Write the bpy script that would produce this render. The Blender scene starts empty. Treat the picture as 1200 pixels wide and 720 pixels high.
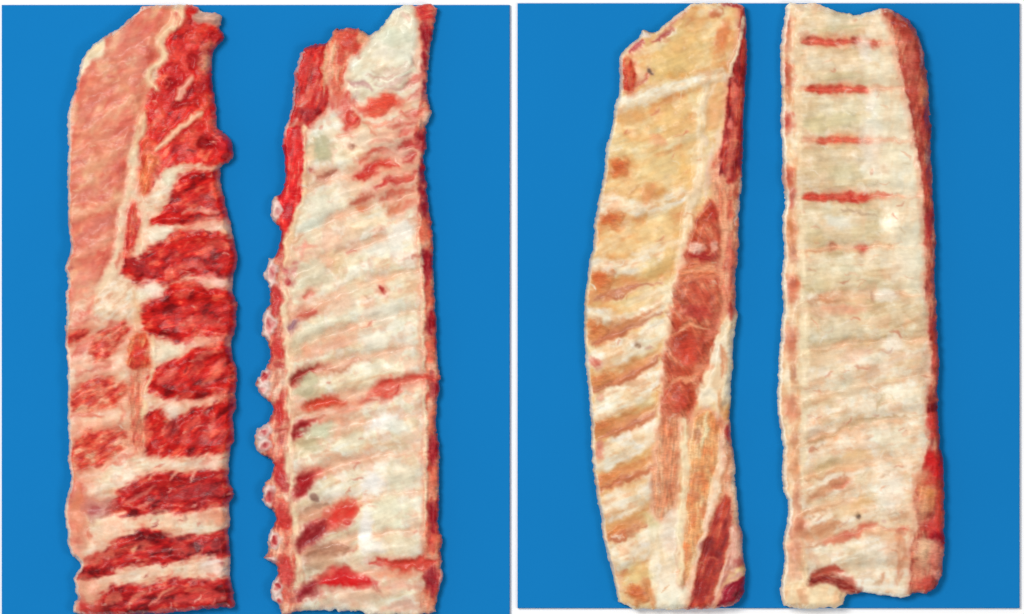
import bpy, math
import numpy as np

# ------------------------------------------------------------------ camera, world, lamps, exposure
S = 0.00065                 # metres per photograph pixel on the table plane (a rack is about 46 cm long)
D = 6.0                     # camera height above the table
sc = bpy.context.scene
cam = bpy.data.cameras.new('camera'); cam_o = bpy.data.objects.new('camera', cam)
sc.collection.objects.link(cam_o); sc.camera = cam_o
cam_o.location = (0, 0, D); cam.sensor_width = 36.0
cam.lens = 36.0 * D / (1200 * S); cam.clip_start = 0.05; cam.clip_end = 50

world = bpy.data.worlds.new('World'); sc.world = world; world.use_nodes = True
bg = world.node_tree.nodes['Background']
bg.inputs[0].default_value = (1.0, 0.985, 0.97, 1); bg.inputs[1].default_value = 0.38

def area(name, loc, size, power, col):
    l = bpy.data.lights.new(name, 'AREA'); l.shape = 'DISK'; l.size = size; l.energy = power; l.color = col
    o = bpy.data.objects.new(name, l); sc.collection.objects.link(o); o.location = loc
    from mathutils import Vector
    o.rotation_euler = (Vector((0, 0, 0)) - Vector(loc)).to_track_quat('-Z', 'Y').to_euler()
area('area_lamp', (-1.25, 0.8, 3.15), 1.1, 80, (1.0, 0.98, 0.95))
area('area_lamp', (1.4, -0.5, 3.2), 1.0, 24, (1.0, 0.98, 0.95))  # weaker lamp added on the right to even the light and soften shadows

vs = sc.view_settings
vs.view_transform = 'Standard'; vs.look = 'None'; vs.exposure = 0.0; vs.gamma = 1.0; vs.use_curve_mapping = False
sc.render.engine = 'CYCLES'

# ------------------------------------------------------------------ helpers
C = sc.collection
def lin(c):
    c = np.asarray(c, float) / 255.0
    return np.where(c <= 0.04045, c / 12.92, ((c + 0.055) / 1.055) ** 2.4)
def px(x, y, z=0.0):        # photograph position -> place on the plane at height z
    k = S * (D - z) / D
    return (np.asarray(x, float) - 600) * k, (360 - np.asarray(y, float)) * k

def nodes(name):
    m = bpy.data.materials.new(name); m.use_nodes = True
    t = m.node_tree; b = t.nodes['Principled BSDF']
    return m, t, b

def plain(name, rgb, rough, var, scale, bump=0.02, spec=0.2):
    m, t, b = nodes(name); N = t.nodes; L = t.links
    tc = N.new('ShaderNodeTexCoord'); no = N.new('ShaderNodeTexNoise'); no.inputs['Scale'].default_value = scale; no.inputs['Detail'].default_value = 5
    L.new(tc.outputs['Object'], no.inputs['Vector'])
    mr = N.new('ShaderNodeMapRange'); mr.inputs[3].default_value = 1 - var; mr.inputs[4].default_value = 1 + var
    L.new(no.outputs[0], mr.inputs[0])
    mx = N.new('ShaderNodeVectorMath'); mx.operation = 'SCALE'; mx.inputs[0].default_value = tuple(rgb)
    L.new(mr.outputs[0], mx.inputs['Scale']); L.new(mx.outputs[0], b.inputs['Base Color'])
    b.inputs['Roughness'].default_value = rough; b.inputs['Specular IOR Level'].default_value = spec
    n2 = N.new('ShaderNodeTexNoise'); n2.inputs['Scale'].default_value = 900; L.new(tc.outputs['Object'], n2.inputs['Vector'])
    bp = N.new('ShaderNodeBump'); bp.inputs['Strength'].default_value = bump; bp.inputs['Distance'].default_value = 0.001
    L.new(n2.outputs[0], bp.inputs['Height']); L.new(bp.outputs[0], b.inputs['Normal'])
    return m

def tissue(name, rough, spec, grain, bump, sc1, sc2, stretch):
    """wet meat, fat, membrane or bone: the tissue's own colour is carried by the mesh, broken up here by grain and fine relief"""
    m, t, b = nodes(name); N = t.nodes; L = t.links
    at = N.new('ShaderNodeAttribute'); at.attribute_name = 'tissue'
    tc = N.new('ShaderNodeTexCoord'); mp = N.new('ShaderNodeMapping'); mp.inputs['Scale'].default_value = stretch
    mp.inputs['Rotation'].default_value = (0, 0, 0.35)
    L.new(tc.outputs['Object'], mp.inputs[0])
    n1 = N.new('ShaderNodeTexNoise'); n1.inputs['Scale'].default_value = sc1; n1.inputs['Detail'].default_value = 6; n1.inputs['Roughness'].default_value = 0.6
    n2 = N.new('ShaderNodeTexNoise'); n2.inputs['Scale'].default_value = sc2; n2.inputs['Detail'].default_value = 3
    L.new(mp.outputs[0], n1.inputs['Vector']); L.new(mp.outputs[0], n2.inputs['Vector'])
    mr = N.new('ShaderNodeMapRange'); mr.inputs[1].default_value = 0.25; mr.inputs[2].default_value = 0.75
    mr.inputs[3].default_value = 1 - grain; mr.inputs[4].default_value = 1 + grain
    L.new(n1.outputs[0], mr.inputs[0])
    mx = N.new('ShaderNodeVectorMath'); mx.operation = 'SCALE'
    L.new(at.outputs['Color'], mx.inputs[0]); L.new(mr.outputs[0], mx.inputs['Scale']); L.new(mx.outputs[0], b.inputs['Base Color'])
    r2 = N.new('ShaderNodeMapRange'); r2.inputs[3].default_value = rough - 0.13; r2.inputs[4].default_value = rough + 0.17
    L.new(n2.outputs[0], r2.inputs[0]); L.new(r2.outputs[0], b.inputs['Roughness'])
    b.inputs['Specular IOR Level'].default_value = spec
    ad = N.new('ShaderNodeMath'); ad.operation = 'ADD'; L.new(n1.outputs[0], ad.inputs[0]); L.new(n2.outputs[0], ad.inputs[1])
    bp = N.new('ShaderNodeBump'); bp.inputs['Strength'].default_value = bump; bp.inputs['Distance'].default_value = 0.0016
    L.new(ad.outputs[0], bp.inputs['Height']); L.new(bp.outputs[0], b.inputs['Normal'])
    return m
MAT = {
    'lean':     tissue('lean_meat', 0.31, 0.15, 0.20, 0.10, 260, 520, (1, 2.4, 1)),
    'fat':      tissue('fat', 0.38, 0.30, 0.05, 0.07, 170, 420, (1, 1.5, 1)),
    'membrane': tissue('membrane', 0.34, 0.32, 0.04, 0.06, 150, 380, (1, 2.0, 1)),
    'cover':    tissue('fat_cover', 0.38, 0.28, 0.04, 0.04, 140, 380, (1, 2.0, 1)),
    'bone':     tissue('bone', 0.40, 0.28, 0.06, 0.08, 220, 500, (1, 1, 1)),
}

def hash2(ix, iy, seed):
    h = (ix.astype(np.int64) * 374761393 + iy.astype(np.int64) * 668265263 + seed * 974634777) & 0xFFFFFFFF
    h = ((h ^ (h >> 13)) * 1274126177) & 0xFFFFFFFF
    h = ((h ^ (h >> 16)) * 2246822519) & 0xFFFFFFFF
    return ((h ^ (h >> 15)) & 0xFFFFFF) / float(0xFFFFFF)
def vnoise(x, y, seed):
    ix = np.floor(x); iy = np.floor(y); fx = x - ix; fy = y - iy
    fx = fx * fx * fx * (fx * (fx * 6 - 15) + 10); fy = fy * fy * fy * (fy * (fy * 6 - 15) + 10)
    a = hash2(ix, iy, seed); b = hash2(ix + 1, iy, seed); c = hash2(ix, iy + 1, seed); d = hash2(ix + 1, iy + 1, seed)
    return (a * (1 - fx) + b * fx) * (1 - fy) + (c * (1 - fx) + d * fx) * fy
def fbm(x, y, scale, seed, oct=4, gain=0.55):
    x = x / scale; y = y / scale; s = 0; a = 1; w = 0
    for k in range(oct):
        s = s + a * vnoise(x + 17.3 * k, y - 9.1 * k, seed + k * 13); w += a; a *= gain
        x, y = (x * 1.62 + y * 1.18), (y * 1.62 - x * 1.18)
    return s / w
def fib(x, y, ang, lx, ly, seed, oct=3):
    a = math.radians(ang); u = (x * math.cos(a) - y * math.sin(a)) / lx; v = (x * math.sin(a) + y * math.cos(a)) / ly
    s = 0; g = 1; w = 0
    for k in range(oct):
        s = s + g * vnoise(u + 5.7 * k, v + 3.3 * k, seed + 31 * k); w += g; g *= 0.6; u = u * 1.9; v = v * 2.1
    return s / w
def sstep(t):
    t = np.clip(t, 0, 1); return t * t * (3 - 2 * t)
def chaikin(p, n=1, closed=True):
    p = np.asarray(p, float)
    for _ in range(n):
        q = np.roll(p, -1, 0)
        if closed: p = np.stack([p * .75 + q * .25, p * .25 + q * .75], 1).reshape(-1, 2)
        else:
            a, b = p[:-1], p[1:]
            p = np.concatenate([p[:1], np.stack([a * .75 + b * .25, a * .25 + b * .75], 1).reshape(-1, 2), p[-1:]])
    return p
def blur(a, sig):
    r = int(sig * 3); k = np.exp(-.5 * (np.arange(-r, r + 1) / sig) ** 2); k /= k.sum()
    for ax in (0, 1):
        p = np.pad(a, [(r, r) if i == ax else (0, 0) for i in (0, 1)], mode='edge')
        a = sum(w * (p[i:i + a.shape[0]] if ax == 0 else p[:, i:i + a.shape[1]]) for i, w in enumerate(k))
    return a
def polysd(X, Y, poly):
    """signed distance, positive inside"""
    d2 = np.full(X.shape, 1e18); ins = np.zeros(X.shape, bool); n = len(poly)
    for i in range(n):
        ax, ay = poly[i]; bx, by = poly[(i + 1) % n]
        ex, ey = bx - ax, by - ay; l2 = ex * ex + ey * ey + 1e-12
        t = np.clip(((X - ax) * ex + (Y - ay) * ey) / l2, 0, 1)
        d2 = np.minimum(d2, (X - ax - t * ex) ** 2 + (Y - ay - t * ey) ** 2)
        if ay != by:
            c = (ay > Y) != (by > Y)
            ins ^= c & (X < ex * (Y - ay) / (by - ay) + ax)
    return np.where(ins, 1, -1) * np.sqrt(d2)

def islands(g):
    """edge-connected patches of one part number: patch grid and, for each patch, (part, size, neighbours)"""
    H, W = g.shape; comp = np.full((H, W), -1); gl = g.tolist(); cl = comp.tolist(); comps = []
    for y in range(H):
        for x in range(W):
            if gl[y][x] < 0 or cl[y][x] >= 0: continue
            k = gl[y][x]; c = len(comps); st = [(y, x)]; cl[y][x] = c; n = 0
            while st:
                a, b = st.pop(); n += 1
                for u, v in ((a + 1, b), (a - 1, b), (a, b + 1), (a, b - 1)):
                    if 0 <= u < H and 0 <= v < W and cl[u][v] < 0 and gl[u][v] == k:
                        cl[u][v] = c; st.append((u, v))
            comps.append([k, n, {}])
    comp = np.array(cl)
    for A, B in ((comp[1:], comp[:-1]), (comp[:, 1:], comp[:, :-1])):
        d = (A != B) & (A >= 0) & (B >= 0)
        for a, b in zip(A[d].tolist(), B[d].tolist()):
            for i, j in ((a, b), (b, a)):
                if comps[j][1] >= 90: comps[i][2][j] = comps[i][2].get(j, 0) + 1
    return comp, comps

STEP = 1.25
class Rack:
    """one rack of ribs: a lump of tissue with relief, cut along its tissue borders into parts"""
    def __init__(s, outline, thick, rim, base_name, base_kind, base_cols, seed, nl=(16, 9), ang=0, rough_edge=1.0):
        s.seed = seed; s.grain = ang; s.base_kind = base_kind
        out = chaikin(outline, 1)
        x0, y0 = out.min(0) - 6; x1, y1 = out.max(0) + 6
        s.gx = np.arange(x0, x1, STEP); s.gy = np.arange(y0, y1, STEP)
        s.X, s.Y = np.meshgrid(s.gx, s.gy)
        X, Y = s.X, s.Y
        s.sd = polysd(X, Y, out) + rough_edge * ((fbm(X, Y, 7, seed + 5, 3) - .5) * 4.2 + (fbm(X, Y, 3, seed + 7, 2) - .5) * 1.8 + (fbm(X, Y, 20, seed + 6, 2) - .5) * 2)
        # sawn ends stay straight
        s.WX = X + (fbm(X, Y, 13, seed + 1, 3) - .5) * 7.5 + (fbm(X, Y, 4, seed + 3, 2) - .5) * 2.2
        s.WY = Y + (fbm(X, Y, 13, seed + 2, 3) - .5) * 7.5 + (fbm(X, Y, 4, seed + 4, 2) - .5) * 2.2
        gy0, gx0 = np.gradient(s.sd, STEP)
        side = blur(np.clip(gx0, -1, 1), 4)                     # +1 on the left flank, -1 on the right one
        d = np.clip(s.sd / (rim * (1 - .45 * side)), 0, 1)
        s.Z = thick * (.35 + .65 * np.power(1 - np.power(1 - d, 2.3), 1 / 2.3)); s.thick = thick
        s.edge = d
        s.dz = np.zeros_like(X); s.dzr = np.zeros_like(X)
        s.col = np.zeros(X.shape + (3,)); s.pid = np.zeros(X.shape, int); s.names = [(base_name, base_kind, None)]
        s.fill(np.ones_like(X), base_cols, ang, nl, 0)
        s.n = 0
    def ramp(s, t, cols):
        cols = np.asarray(cols, float)
        if len(cols) == 1: return np.broadcast_to(cols[0], t.shape + (3,))
        f = np.clip(t, 0, .9999) * (len(cols) - 1); i = f.astype(int); w = sstep(f - i)[..., None]
        return cols[i] * (1 - w) + cols[i + 1] * w
    def fill(s, mask, cols, ang, nl, k):
        t = fib(s.X, s.Y, ang, nl[0], nl[1], s.seed + 100 + 7 * k)
        t = .6 * t + .4 * fbm(s.X, s.Y, nl[1] * 2, s.seed + 103 + 7 * k, 3)
        t = (t - .5) * 2.5 + .5
        c = s.ramp(t, cols); m = mask[..., None]
        s.col = s.col * (1 - m) + c * m
    def region(s, poly, cols, name=None, kind='lean', amp=2.0, rad=9, soft=3.0, ang=15, nl=(14, 4), op=1.0, smooth=1, label=None, fibre=0.0, grow=0.0, jag=4.0, halo=9.0, hcol=(228,150,118)):
        s.n += 1
        p = chaikin(poly, smooth) if smooth else np.asarray(poly, float)
        sd0 = polysd(s.X + (s.WX - s.X) * .8, s.Y + (s.WY - s.Y) * .8, p) + grow
        sd = sd0 + jag * (fib(s.X, s.Y, ang, 13, 4.2, s.seed + 300 + s.n, 2) - .5) + 2.5 * (fbm(s.X, s.Y, 6, s.seed + 310 + s.n, 2) - .5)
        m = sstep((sd + soft) / (2 * soft)) * op
        if kind == 'lean' and name and halo:
            h = (sstep((sd + halo) / halo) * .6)[..., None]
            s.col = s.col * (1 - h) + np.asarray(hcol, float) * h
        s.fill(m, cols, ang, nl, s.n)
        if kind == 'lean' and name:                             # muscle grain
            s.col = s.col * (1 + m * .26 * (fib(s.X, s.Y, ang, 15, 2.2, s.seed + 500 + s.n, 2) - .5))[..., None]
        w = sstep(sd0 / rad)
        if name == 'rib':
            poly_sd = polysd(s.X + (s.WX - s.X) * .5, s.Y + (s.WY - s.Y) * .5, p)
            s.dzr = np.maximum(s.dzr, amp * np.sqrt(np.clip(1 - (1 - np.clip(poly_sd / (rad * 1.5), 0, 1)) ** 2, 0, 1)))
        else: s.dz += amp * w
        if fibre: s.dz += .25 * fibre * w * (fib(s.X, s.Y, ang, nl[0], nl[1], s.seed + 100 + 7 * s.n) - .5)
        if name:
            s.names.append((name, kind, label)); s.pid[sd > 0] = len(s.names) - 1
    def win(s, x0, x1, y0, y1):
        a = max(0, int((y0 - s.gy[0]) / STEP)); b = min(len(s.gy), int((y1 - s.gy[0]) / STEP) + 2)
        c = max(0, int((x0 - s.gx[0]) / STEP)); d = min(len(s.gx), int((x1 - s.gx[0]) / STEP) + 2)
        return (slice(a, max(a, b)), slice(c, max(c, d)))
    def stroke(s, pts, w, col, op=1.0, dz=0.0, soft=1.6, name=None, kind='fat', wob=1.0, label=None, halo=4.5, taper=True):
        """tapering streak; w = one width or a width for each point"""
        s.n += 1
        pts = np.asarray(pts, float); ws = np.full(len(pts), w, float) if np.isscalar(w) else np.asarray(w, float)
        if taper and not name:
            ws = ws * 1.25; ws[0] *= .35; ws[-1] *= .35
            if len(ws) == 2:
                pts = np.array([pts[0], pts.mean(0), pts[1]]); ws = np.array([ws[0], ws.max() / .35, ws[1]])
        q = chaikin(np.column_stack([pts[:, 0], pts[:, 1]]), 2, False); qw = chaikin(np.column_stack([ws, ws]), 2, False)[:, 0]
        soft = max(soft, .28 * ws.max()); pad = ws.max() / 2 + soft + halo + 14
        W = s.win(pts[:, 0].min() - pad, pts[:, 0].max() + pad, pts[:, 1].min() - pad, pts[:, 1].max() + pad)
        X0, Y0 = s.X[W], s.Y[W]
        if X0.size == 0: return
        X = X0 + (s.WX[W] - X0) * wob; Y = Y0 + (s.WY[W] - Y0) * wob
        best = np.full(X.shape, -1e9)
        for i in range(len(q) - 1):
            ax, ay = q[i]; bx, by = q[i + 1]; ex, ey = bx - ax, by - ay; l2 = ex * ex + ey * ey + 1e-9
            t = np.clip(((X - ax) * ex + (Y - ay) * ey) / l2, 0, 1)
            dd = np.sqrt((X - ax - t * ex) ** 2 + (Y - ay - t * ey) ** 2)
            best = np.maximum(best, (qw[i] * (1 - t) + qw[i + 1] * t) / 2 - dd)
        m = sstep((best + soft) / (2 * soft))
        e = pts[-1] - pts[0]; ang = -math.degrees(math.atan2(e[1], e[0]))
        brk = 1
        if op < .985:
            t = .5 * fbm(X0, Y0, 8, s.seed + 900 + s.n, 3) + .5 * fib(X0, Y0, ang, 14, 3, s.seed + 700 + s.n, 2)
            brk = np.clip(0.92 + 2.0 * (t - .5), 0, 1)
        c0 = s.col[W]
        if sum(col) < 430 and halo:
            h = (sstep((best + halo) / halo) * .5 * op)[..., None]
            c0 = c0 * (1 - h) + (np.asarray(col, float) * .35 + np.array((236, 170, 142)) * .65) * h
        mm = (m * op * brk)[..., None]
        s.col[W] = c0 * (1 - mm) + np.asarray(col, float) * mm
        s.dz[W] += dz * m
        if name:
            s.names.append((name, kind, label)); s.pid[W][best > 0] = len(s.names) - 1
    def blob(s, cx, cy, rx, ry, col, op=0.8, dz=0.0, ang=0, name=None, kind='lean', soft=0.55, label=None):
        s.n += 1
        a = math.radians(ang); R = max(rx, ry) * (1 + soft) + 10
        W = s.win(cx - R, cx + R, cy - R, cy + R)
        X0, Y0 = s.X[W], s.Y[W]
        if X0.size == 0: return
        u = s.WX[W] - cx; v = s.WY[W] - cy
        r = np.sqrt(((u * math.cos(a) - v * math.sin(a)) / rx) ** 2 + ((u * math.sin(a) + v * math.cos(a)) / ry) ** 2)
        r = r + (fbm(X0, Y0, 9, s.seed + 800 + s.n, 3) - .5) * 1.1
        m = sstep((1 + soft - r) / (2 * soft))
        mm = (m * op)[..., None]
        s.col[W] = s.col[W] * (1 - mm) + np.asarray(col, float) * mm
        s.dz[W] += dz * np.sqrt(np.clip(1 - r * r, 0, 1))
        if name:
            s.names.append((name, kind, label)); s.pid[W][r < 1] = len(s.names) - 1
    def specks(s, n, cols, ang, x0, x1, y0, y1, ln=(3, 10), w=(1.2, 2.6), op=(.3, .7), seed=0):
        """little veins, scraps and fibres"""
        g = np.random.default_rng(s.seed * 7 + seed)
        for _ in range(n):
            x, y = g.uniform(x0, x1), g.uniform(y0, y1); a = math.radians(ang + g.normal(0, 22)); l = g.uniform(*ln)
            c = cols[g.integers(len(cols))]; b = a + g.normal(0, .5)
            s.stroke([(x, y), (x + l * math.cos(a) / 2, y - l * math.sin(a) / 2), (x + l * (math.cos(a) + math.cos(b)) / 2, y - l * (math.sin(a) + math.sin(b)) / 2)],
                     g.uniform(*w), c, g.uniform(*op), -.12 if sum(c) < 430 else .1, soft=1.0, halo=2.0)
    def mottle(s, tints, scale, op, seed=0):
        for k, c in enumerate(tints):
            t = fbm(s.X, s.Y, scale, s.seed + 400 + seed + 11 * k, 4)
            mm = (sstep((t - .5) / .17) * op)[..., None]
            s.col = s.col * (1 - mm) + np.asarray(c, float) * mm
    def rimline(s, side, w, col, op=0.8, y0=-1e9, y1=1e9, soft=2.0):
        """pale line painted along one long edge; side -1 left, +1 right"""
        gy, gx = np.gradient(s.sd, STEP)
        f = sstep((w - s.sd) / soft + .5) * sstep(side * -gx * 2) * ((s.Y > y0) & (s.Y < y1)) * np.clip(.3 + 1.4 * fbm(s.X, s.Y, 15, s.seed + 77, 2), 0, 1)
        mm = (np.clip(f, 0, 1) * op)[..., None]
        s.col = s.col * (1 - mm) + np.asarray(col, float) * mm
    def build(s, label, relief=1.25, ribs=2.2):
        X, Y = s.X, s.Y
        nz = (fbm(X, Y, 26, s.seed + 50, 2) - .5) * 4.0 + (fbm(X, Y, 10, s.seed + 51, 2) - .5) * .6
        Z = s.Z + ((blur(s.dz, .8) + blur(s.dzr, 3.4) * ribs * np.clip(.2 + 1.6 * fbm(X, Y, 40, s.seed + 52, 2), .3, 1.3)) * relief + nz) * sstep(s.edge * 1.3)
        gy, gx = np.gradient(s.sd, STEP); g = np.sqrt(gx * gx + gy * gy) + 1e-6
        outm = s.sd <= 0
        mv = np.where(outm, -s.sd / g, 0); mv = np.clip(mv, 0, 2.5)
        PX = X + gx / g * mv; PY = Y + gy / g * mv
        Z = np.where(outm, .35 * s.thick, np.maximum(Z, .35 * s.thick))
        zc = 0.012
        wx, wy = px(PX, PY, zc); wz = Z * S
        cx, cy = float(wx[~outm].mean()), float(wy[~outm].mean())
        e = bpy.data.objects.new('rib_rack', None); C.objects.link(e); e.location = (cx, cy, BOARD_Z)
        e['label'] = label; e['category'] = 'rib rack'; e['group'] = 'racks of ribs laid on the blue boards'
        P = np.stack([wx - cx, wy - cy, wz], -1)
        # smooth normals of the whole lump, so that its parts join without a step
        dx = np.gradient(P, axis=1); dy = np.gradient(P, axis=0); nr = np.cross(dy, dx)
        nr /= np.linalg.norm(nr, axis=-1, keepdims=True) + 1e-12
        nr = np.where(nr[..., 2:3] < 0, -nr, nr)
        nrm = nr.reshape(-1, 3); Pf = P.reshape(-1, 3)
        v = 1.01 + .16 * (fbm(X, Y, 9, s.seed + 60, 4) - .5) + .10 * (fib(X, Y, s.grain, 18, 3, s.seed + 61, 3) - .5)
        warm = (fbm(X, Y, 34, s.seed + 62, 3) - .5)[..., None] * np.array((6, -12, -16))
        s.col = s.col * v[..., None] + warm
        colf = lin(np.clip(s.col, 0, 255)).reshape(-1, 3) * 0.90
        H, W = X.shape
        idx = np.arange(H * W).reshape(H, W)
        ins = ~outm
        any_in = ins[:-1, :-1] | ins[1:, :-1] | ins[:-1, 1:] | ins[1:, 1:]
        q = np.stack([idx[:-1, :-1], idx[1:, :-1], idx[1:, 1:], idx[:-1, 1:]], -1)[any_in]
        pc = np.stack([s.pid[:-1, :-1], s.pid[1:, :-1], s.pid[1:, 1:], s.pid[:-1, 1:]], -1)[any_in]
        pg = np.full(any_in.shape, -1); pg[any_in] = pc.max(1)
        comp, comps = islands(pg)
        for cid in sorted(range(len(comps)), key=lambda i: comps[i][1]):   # small scraps join the part they touch most
            k, n, around = comps[cid]
            if n < 90 and around:
                comp[comp == cid] = max(around, key=around.get)
        pid = comp[any_in]
        # flank tucked in under the rim, down to the board
        ed = np.stack([q, np.roll(q, -1, 1)], -1).reshape(-1, 2); own = np.repeat(np.arange(len(q)), 4)
        key = np.sort(ed, 1); key = key[:, 0] * (H * W) + key[:, 1]
        _, first, cnt = np.unique(key, return_index=True, return_counts=True)
        be = first[cnt == 1]; e0, e1 = ed[be, 0], ed[be, 1]
        bv = np.unique(np.concatenate([e0, e1])); new = np.full(H * W, -1); new[bv] = H * W + np.arange(len(bv))
        inx = (gx / g).reshape(-1)[bv] * S; iny = -(gy / g).reshape(-1)[bv] * S
        foot = Pf[bv].copy(); foot[:, 0] += 3.2 * inx; foot[:, 1] += 3.2 * iny; foot[:, 2] = 0
        nb = np.stack([-inx, -iny, np.full(len(bv), -.25 * S)], 1); nb /= np.linalg.norm(nb, axis=1, keepdims=True) + 1e-12
        Pf = np.concatenate([Pf, foot]); nrm = np.concatenate([nrm, nb]); colf = np.concatenate([colf, colf[bv]])
        q = np.concatenate([q, np.stack([e1, e0, new[e0], new[e1]], 1)]); pid = np.concatenate([pid, pid[own[be]]])
        for cid in np.unique(pid):
            name, kind, lab = s.names[comps[cid][0]]
            f = q[pid == cid]
            if len(f) < 6: continue
            used, inv = np.unique(f, return_inverse=True); f2 = inv.reshape(-1, 4)
            me = bpy.data.meshes.new(name)
            me.from_pydata(Pf[used].tolist(), [], f2.tolist())
            a = me.color_attributes.new('tissue', 'FLOAT_COLOR', 'POINT')
            cc = np.ones((len(used), 4), np.float32); cc[:, :3] = colf[used]
            a.data.foreach_set('color', cc.ravel())
            me.polygons.foreach_set('use_smooth', np.ones(len(f2), bool))
            me.normals_split_custom_set_from_vertices(nrm[used].tolist())
            me.materials.append(MAT[kind]); me.update()
            o = bpy.data.objects.new(name, me); C.objects.link(o); o.parent = e
            if lab: o['label'] = lab
        return e

# ------------------------------------------------------------------ white table and the two blue boards
TABLE = plain('white_laminate', (0.96, 0.96, 0.96), 0.6, 0.01, 3)
BLUE = plain('blue_board_paint', lin((19, 122, 192)) * 0.95, 0.9, 0.03, 9, 0.03, 0.04)
BOARD_Z = 0.004

def slab(name, x0, x1, y0, y1, z0, z1, m, bev=0.0006):
    a = px([x0, x1], [y0, y1], z1); X0, X1 = a[0]; Y1, Y0 = a[1]
    b = bev; ring = []
    v = []; f = []
    def rect(i, z): 
        v.extend([(X0 + i, Y0 + i, z), (X1 - i, Y0 + i, z), (X1 - i, Y1 - i, z), (X0 + i, Y1 - i, z)])
    rect(0, z0); rect(0, z1 - b); rect(b, z1)
    for r in range(2):
        for i in range(4):
            j = (i + 1) % 4; f.append((r * 4 + i, r * 4 + j, r * 4 + 4 + j, r * 4 + 4 + i))
    f.append((8, 9, 10, 11)); f.append((3, 2, 1, 0))
    me = bpy.data.meshes.new(name); me.from_pydata(v, [], f); me.materials.append(m)
    o = bpy.data.objects.new(name, me); C.objects.link(o); return o

t = slab('table_top', -300, 1500, -250, 970, -0.03, 0.0, TABLE, 0.002); t['kind'] = 'structure'
b1 = slab('backing_board', 2, 597.5, 6, 735, 0.0005, BOARD_Z, BLUE)
b1['label'] = 'plain blue board under the two raw red racks on the left'; b1['category'] = 'board'; b1['group'] = 'blue backing boards'
b2 = slab('backing_board', 606.5, 1195, 4, 713, 0.0005, BOARD_Z, BLUE)
b2['label'] = 'plain blue board under the two pale yellowish racks on the right'; b2['category'] = 'board'; b2['group'] = 'blue backing boards'

# ------------------------------------------------------------------ colours of the tissues (sRGB)
RED = [(126, 8, 12), (178, 18, 18), (202, 34, 28), (226, 84, 62)]
DRED = [(108, 8, 14), (158, 18, 22), (190, 34, 32), (218, 84, 66)]
BRED = [(150, 12, 18), (200, 28, 26), (218, 46, 36), (234, 104, 76)]
CREAM = [(222, 174, 140), (234, 202, 168), (240, 220, 192), (245, 234, 214)]
PINKISH = [(216, 140, 116), (228, 172, 146), (238, 204, 178), (244, 226, 206)]
COVER = [(204, 86, 68), (214, 108, 84), (221, 130, 100), (228, 160, 122)]

# ================================================================== rack 1: raw, meat side up
o1 = [(167,6),(200,6),(232,6),(234,15),(259,14),(259,28),(257,33),(264,42),(260,51),(250,57),(248,72),(247,85),(250,108),(254,130),(252,150),(260,155),(272,164),(274,178),(271,189),
      (257,195),(259,217),(265,242),(270,262),(274,280),(280,302),(274,320),(272,340),(277,355),(277,370),(276,385),(271,400),(272,417),(279,437),(275,460),(277,472),(272,492),(275,512),(269,525),(268,545),
      (267,562),(275,577),(272,586),(267,592),(269,615),(265,622),(269,640),(270,655),(269,675),(272,685),(275,705),(275,714),(258,712),(235,715),(200,717),(180,720),(86,722),
      (86,706),(92,702),(88,690),(86,675),(97,661),(85,652),(79,640),(79,622),(75,600),(79,582),(84,565),(79,540),(81,522),(79,500),(80,460),(79,422),(75,395),(79,360),(76,350),(81,330),(76,312),(84,292),(80,267),(79,230),(80,180),(79,145),(81,125),(88,107),(91,90),(95,70),(105,55),(120,45),(140,32),(158,16)]
r = Rack(o1, 23, 8, 'fat_layer', 'fat', PINKISH, 11, nl=(18, 8), ang=10, rough_edge=.75)
# pale rib bands running across
bands = [[(158,228),(168,210),(200,190),(215,184),(262,190),(262,214),(236,210),(205,232),(180,262)],
         [(150,305),(160,270),(175,256),(205,252),(275,248),(278,284),(240,280),(205,284),(175,302),(160,318)],
         [(76,372),(110,352),(160,330),(205,322),(280,314),(280,350),(240,348),(200,356),(160,372),(110,388),(76,398)],
         [(75,440),(110,418),(150,410),(180,392),(230,388),(280,384),(280,412),(225,424),(180,436),(140,446),(100,452),(75,462)],
         [(75,510),(100,486),(150,474),(180,456),(230,456),(280,452),(280,480),(225,490),(180,498),(140,505),(100,516),(75,530)],
         [(75,592),(85,552),(120,540),(160,524),(230,524),(275,518),(275,560),(220,564),(160,578),(120,594)],
         [(72,655),(76,606),(110,600),(150,588),(200,590),(275,582),(275,628),(200,634),(150,642),(110,662)],
         [(90,705),(100,668),(130,656),(180,650),(275,640),(275,690),(200,692),(140,698),(110,712)]]
for b in bands:
    r.region(b, CREAM, 'rib', 'bone', amp=3.5, rad=12, soft=3, ang=8, nl=(20, 6))
r.mottle([(232,170,140),(226,214,180),(244,232,212)], 14, .45)
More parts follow.
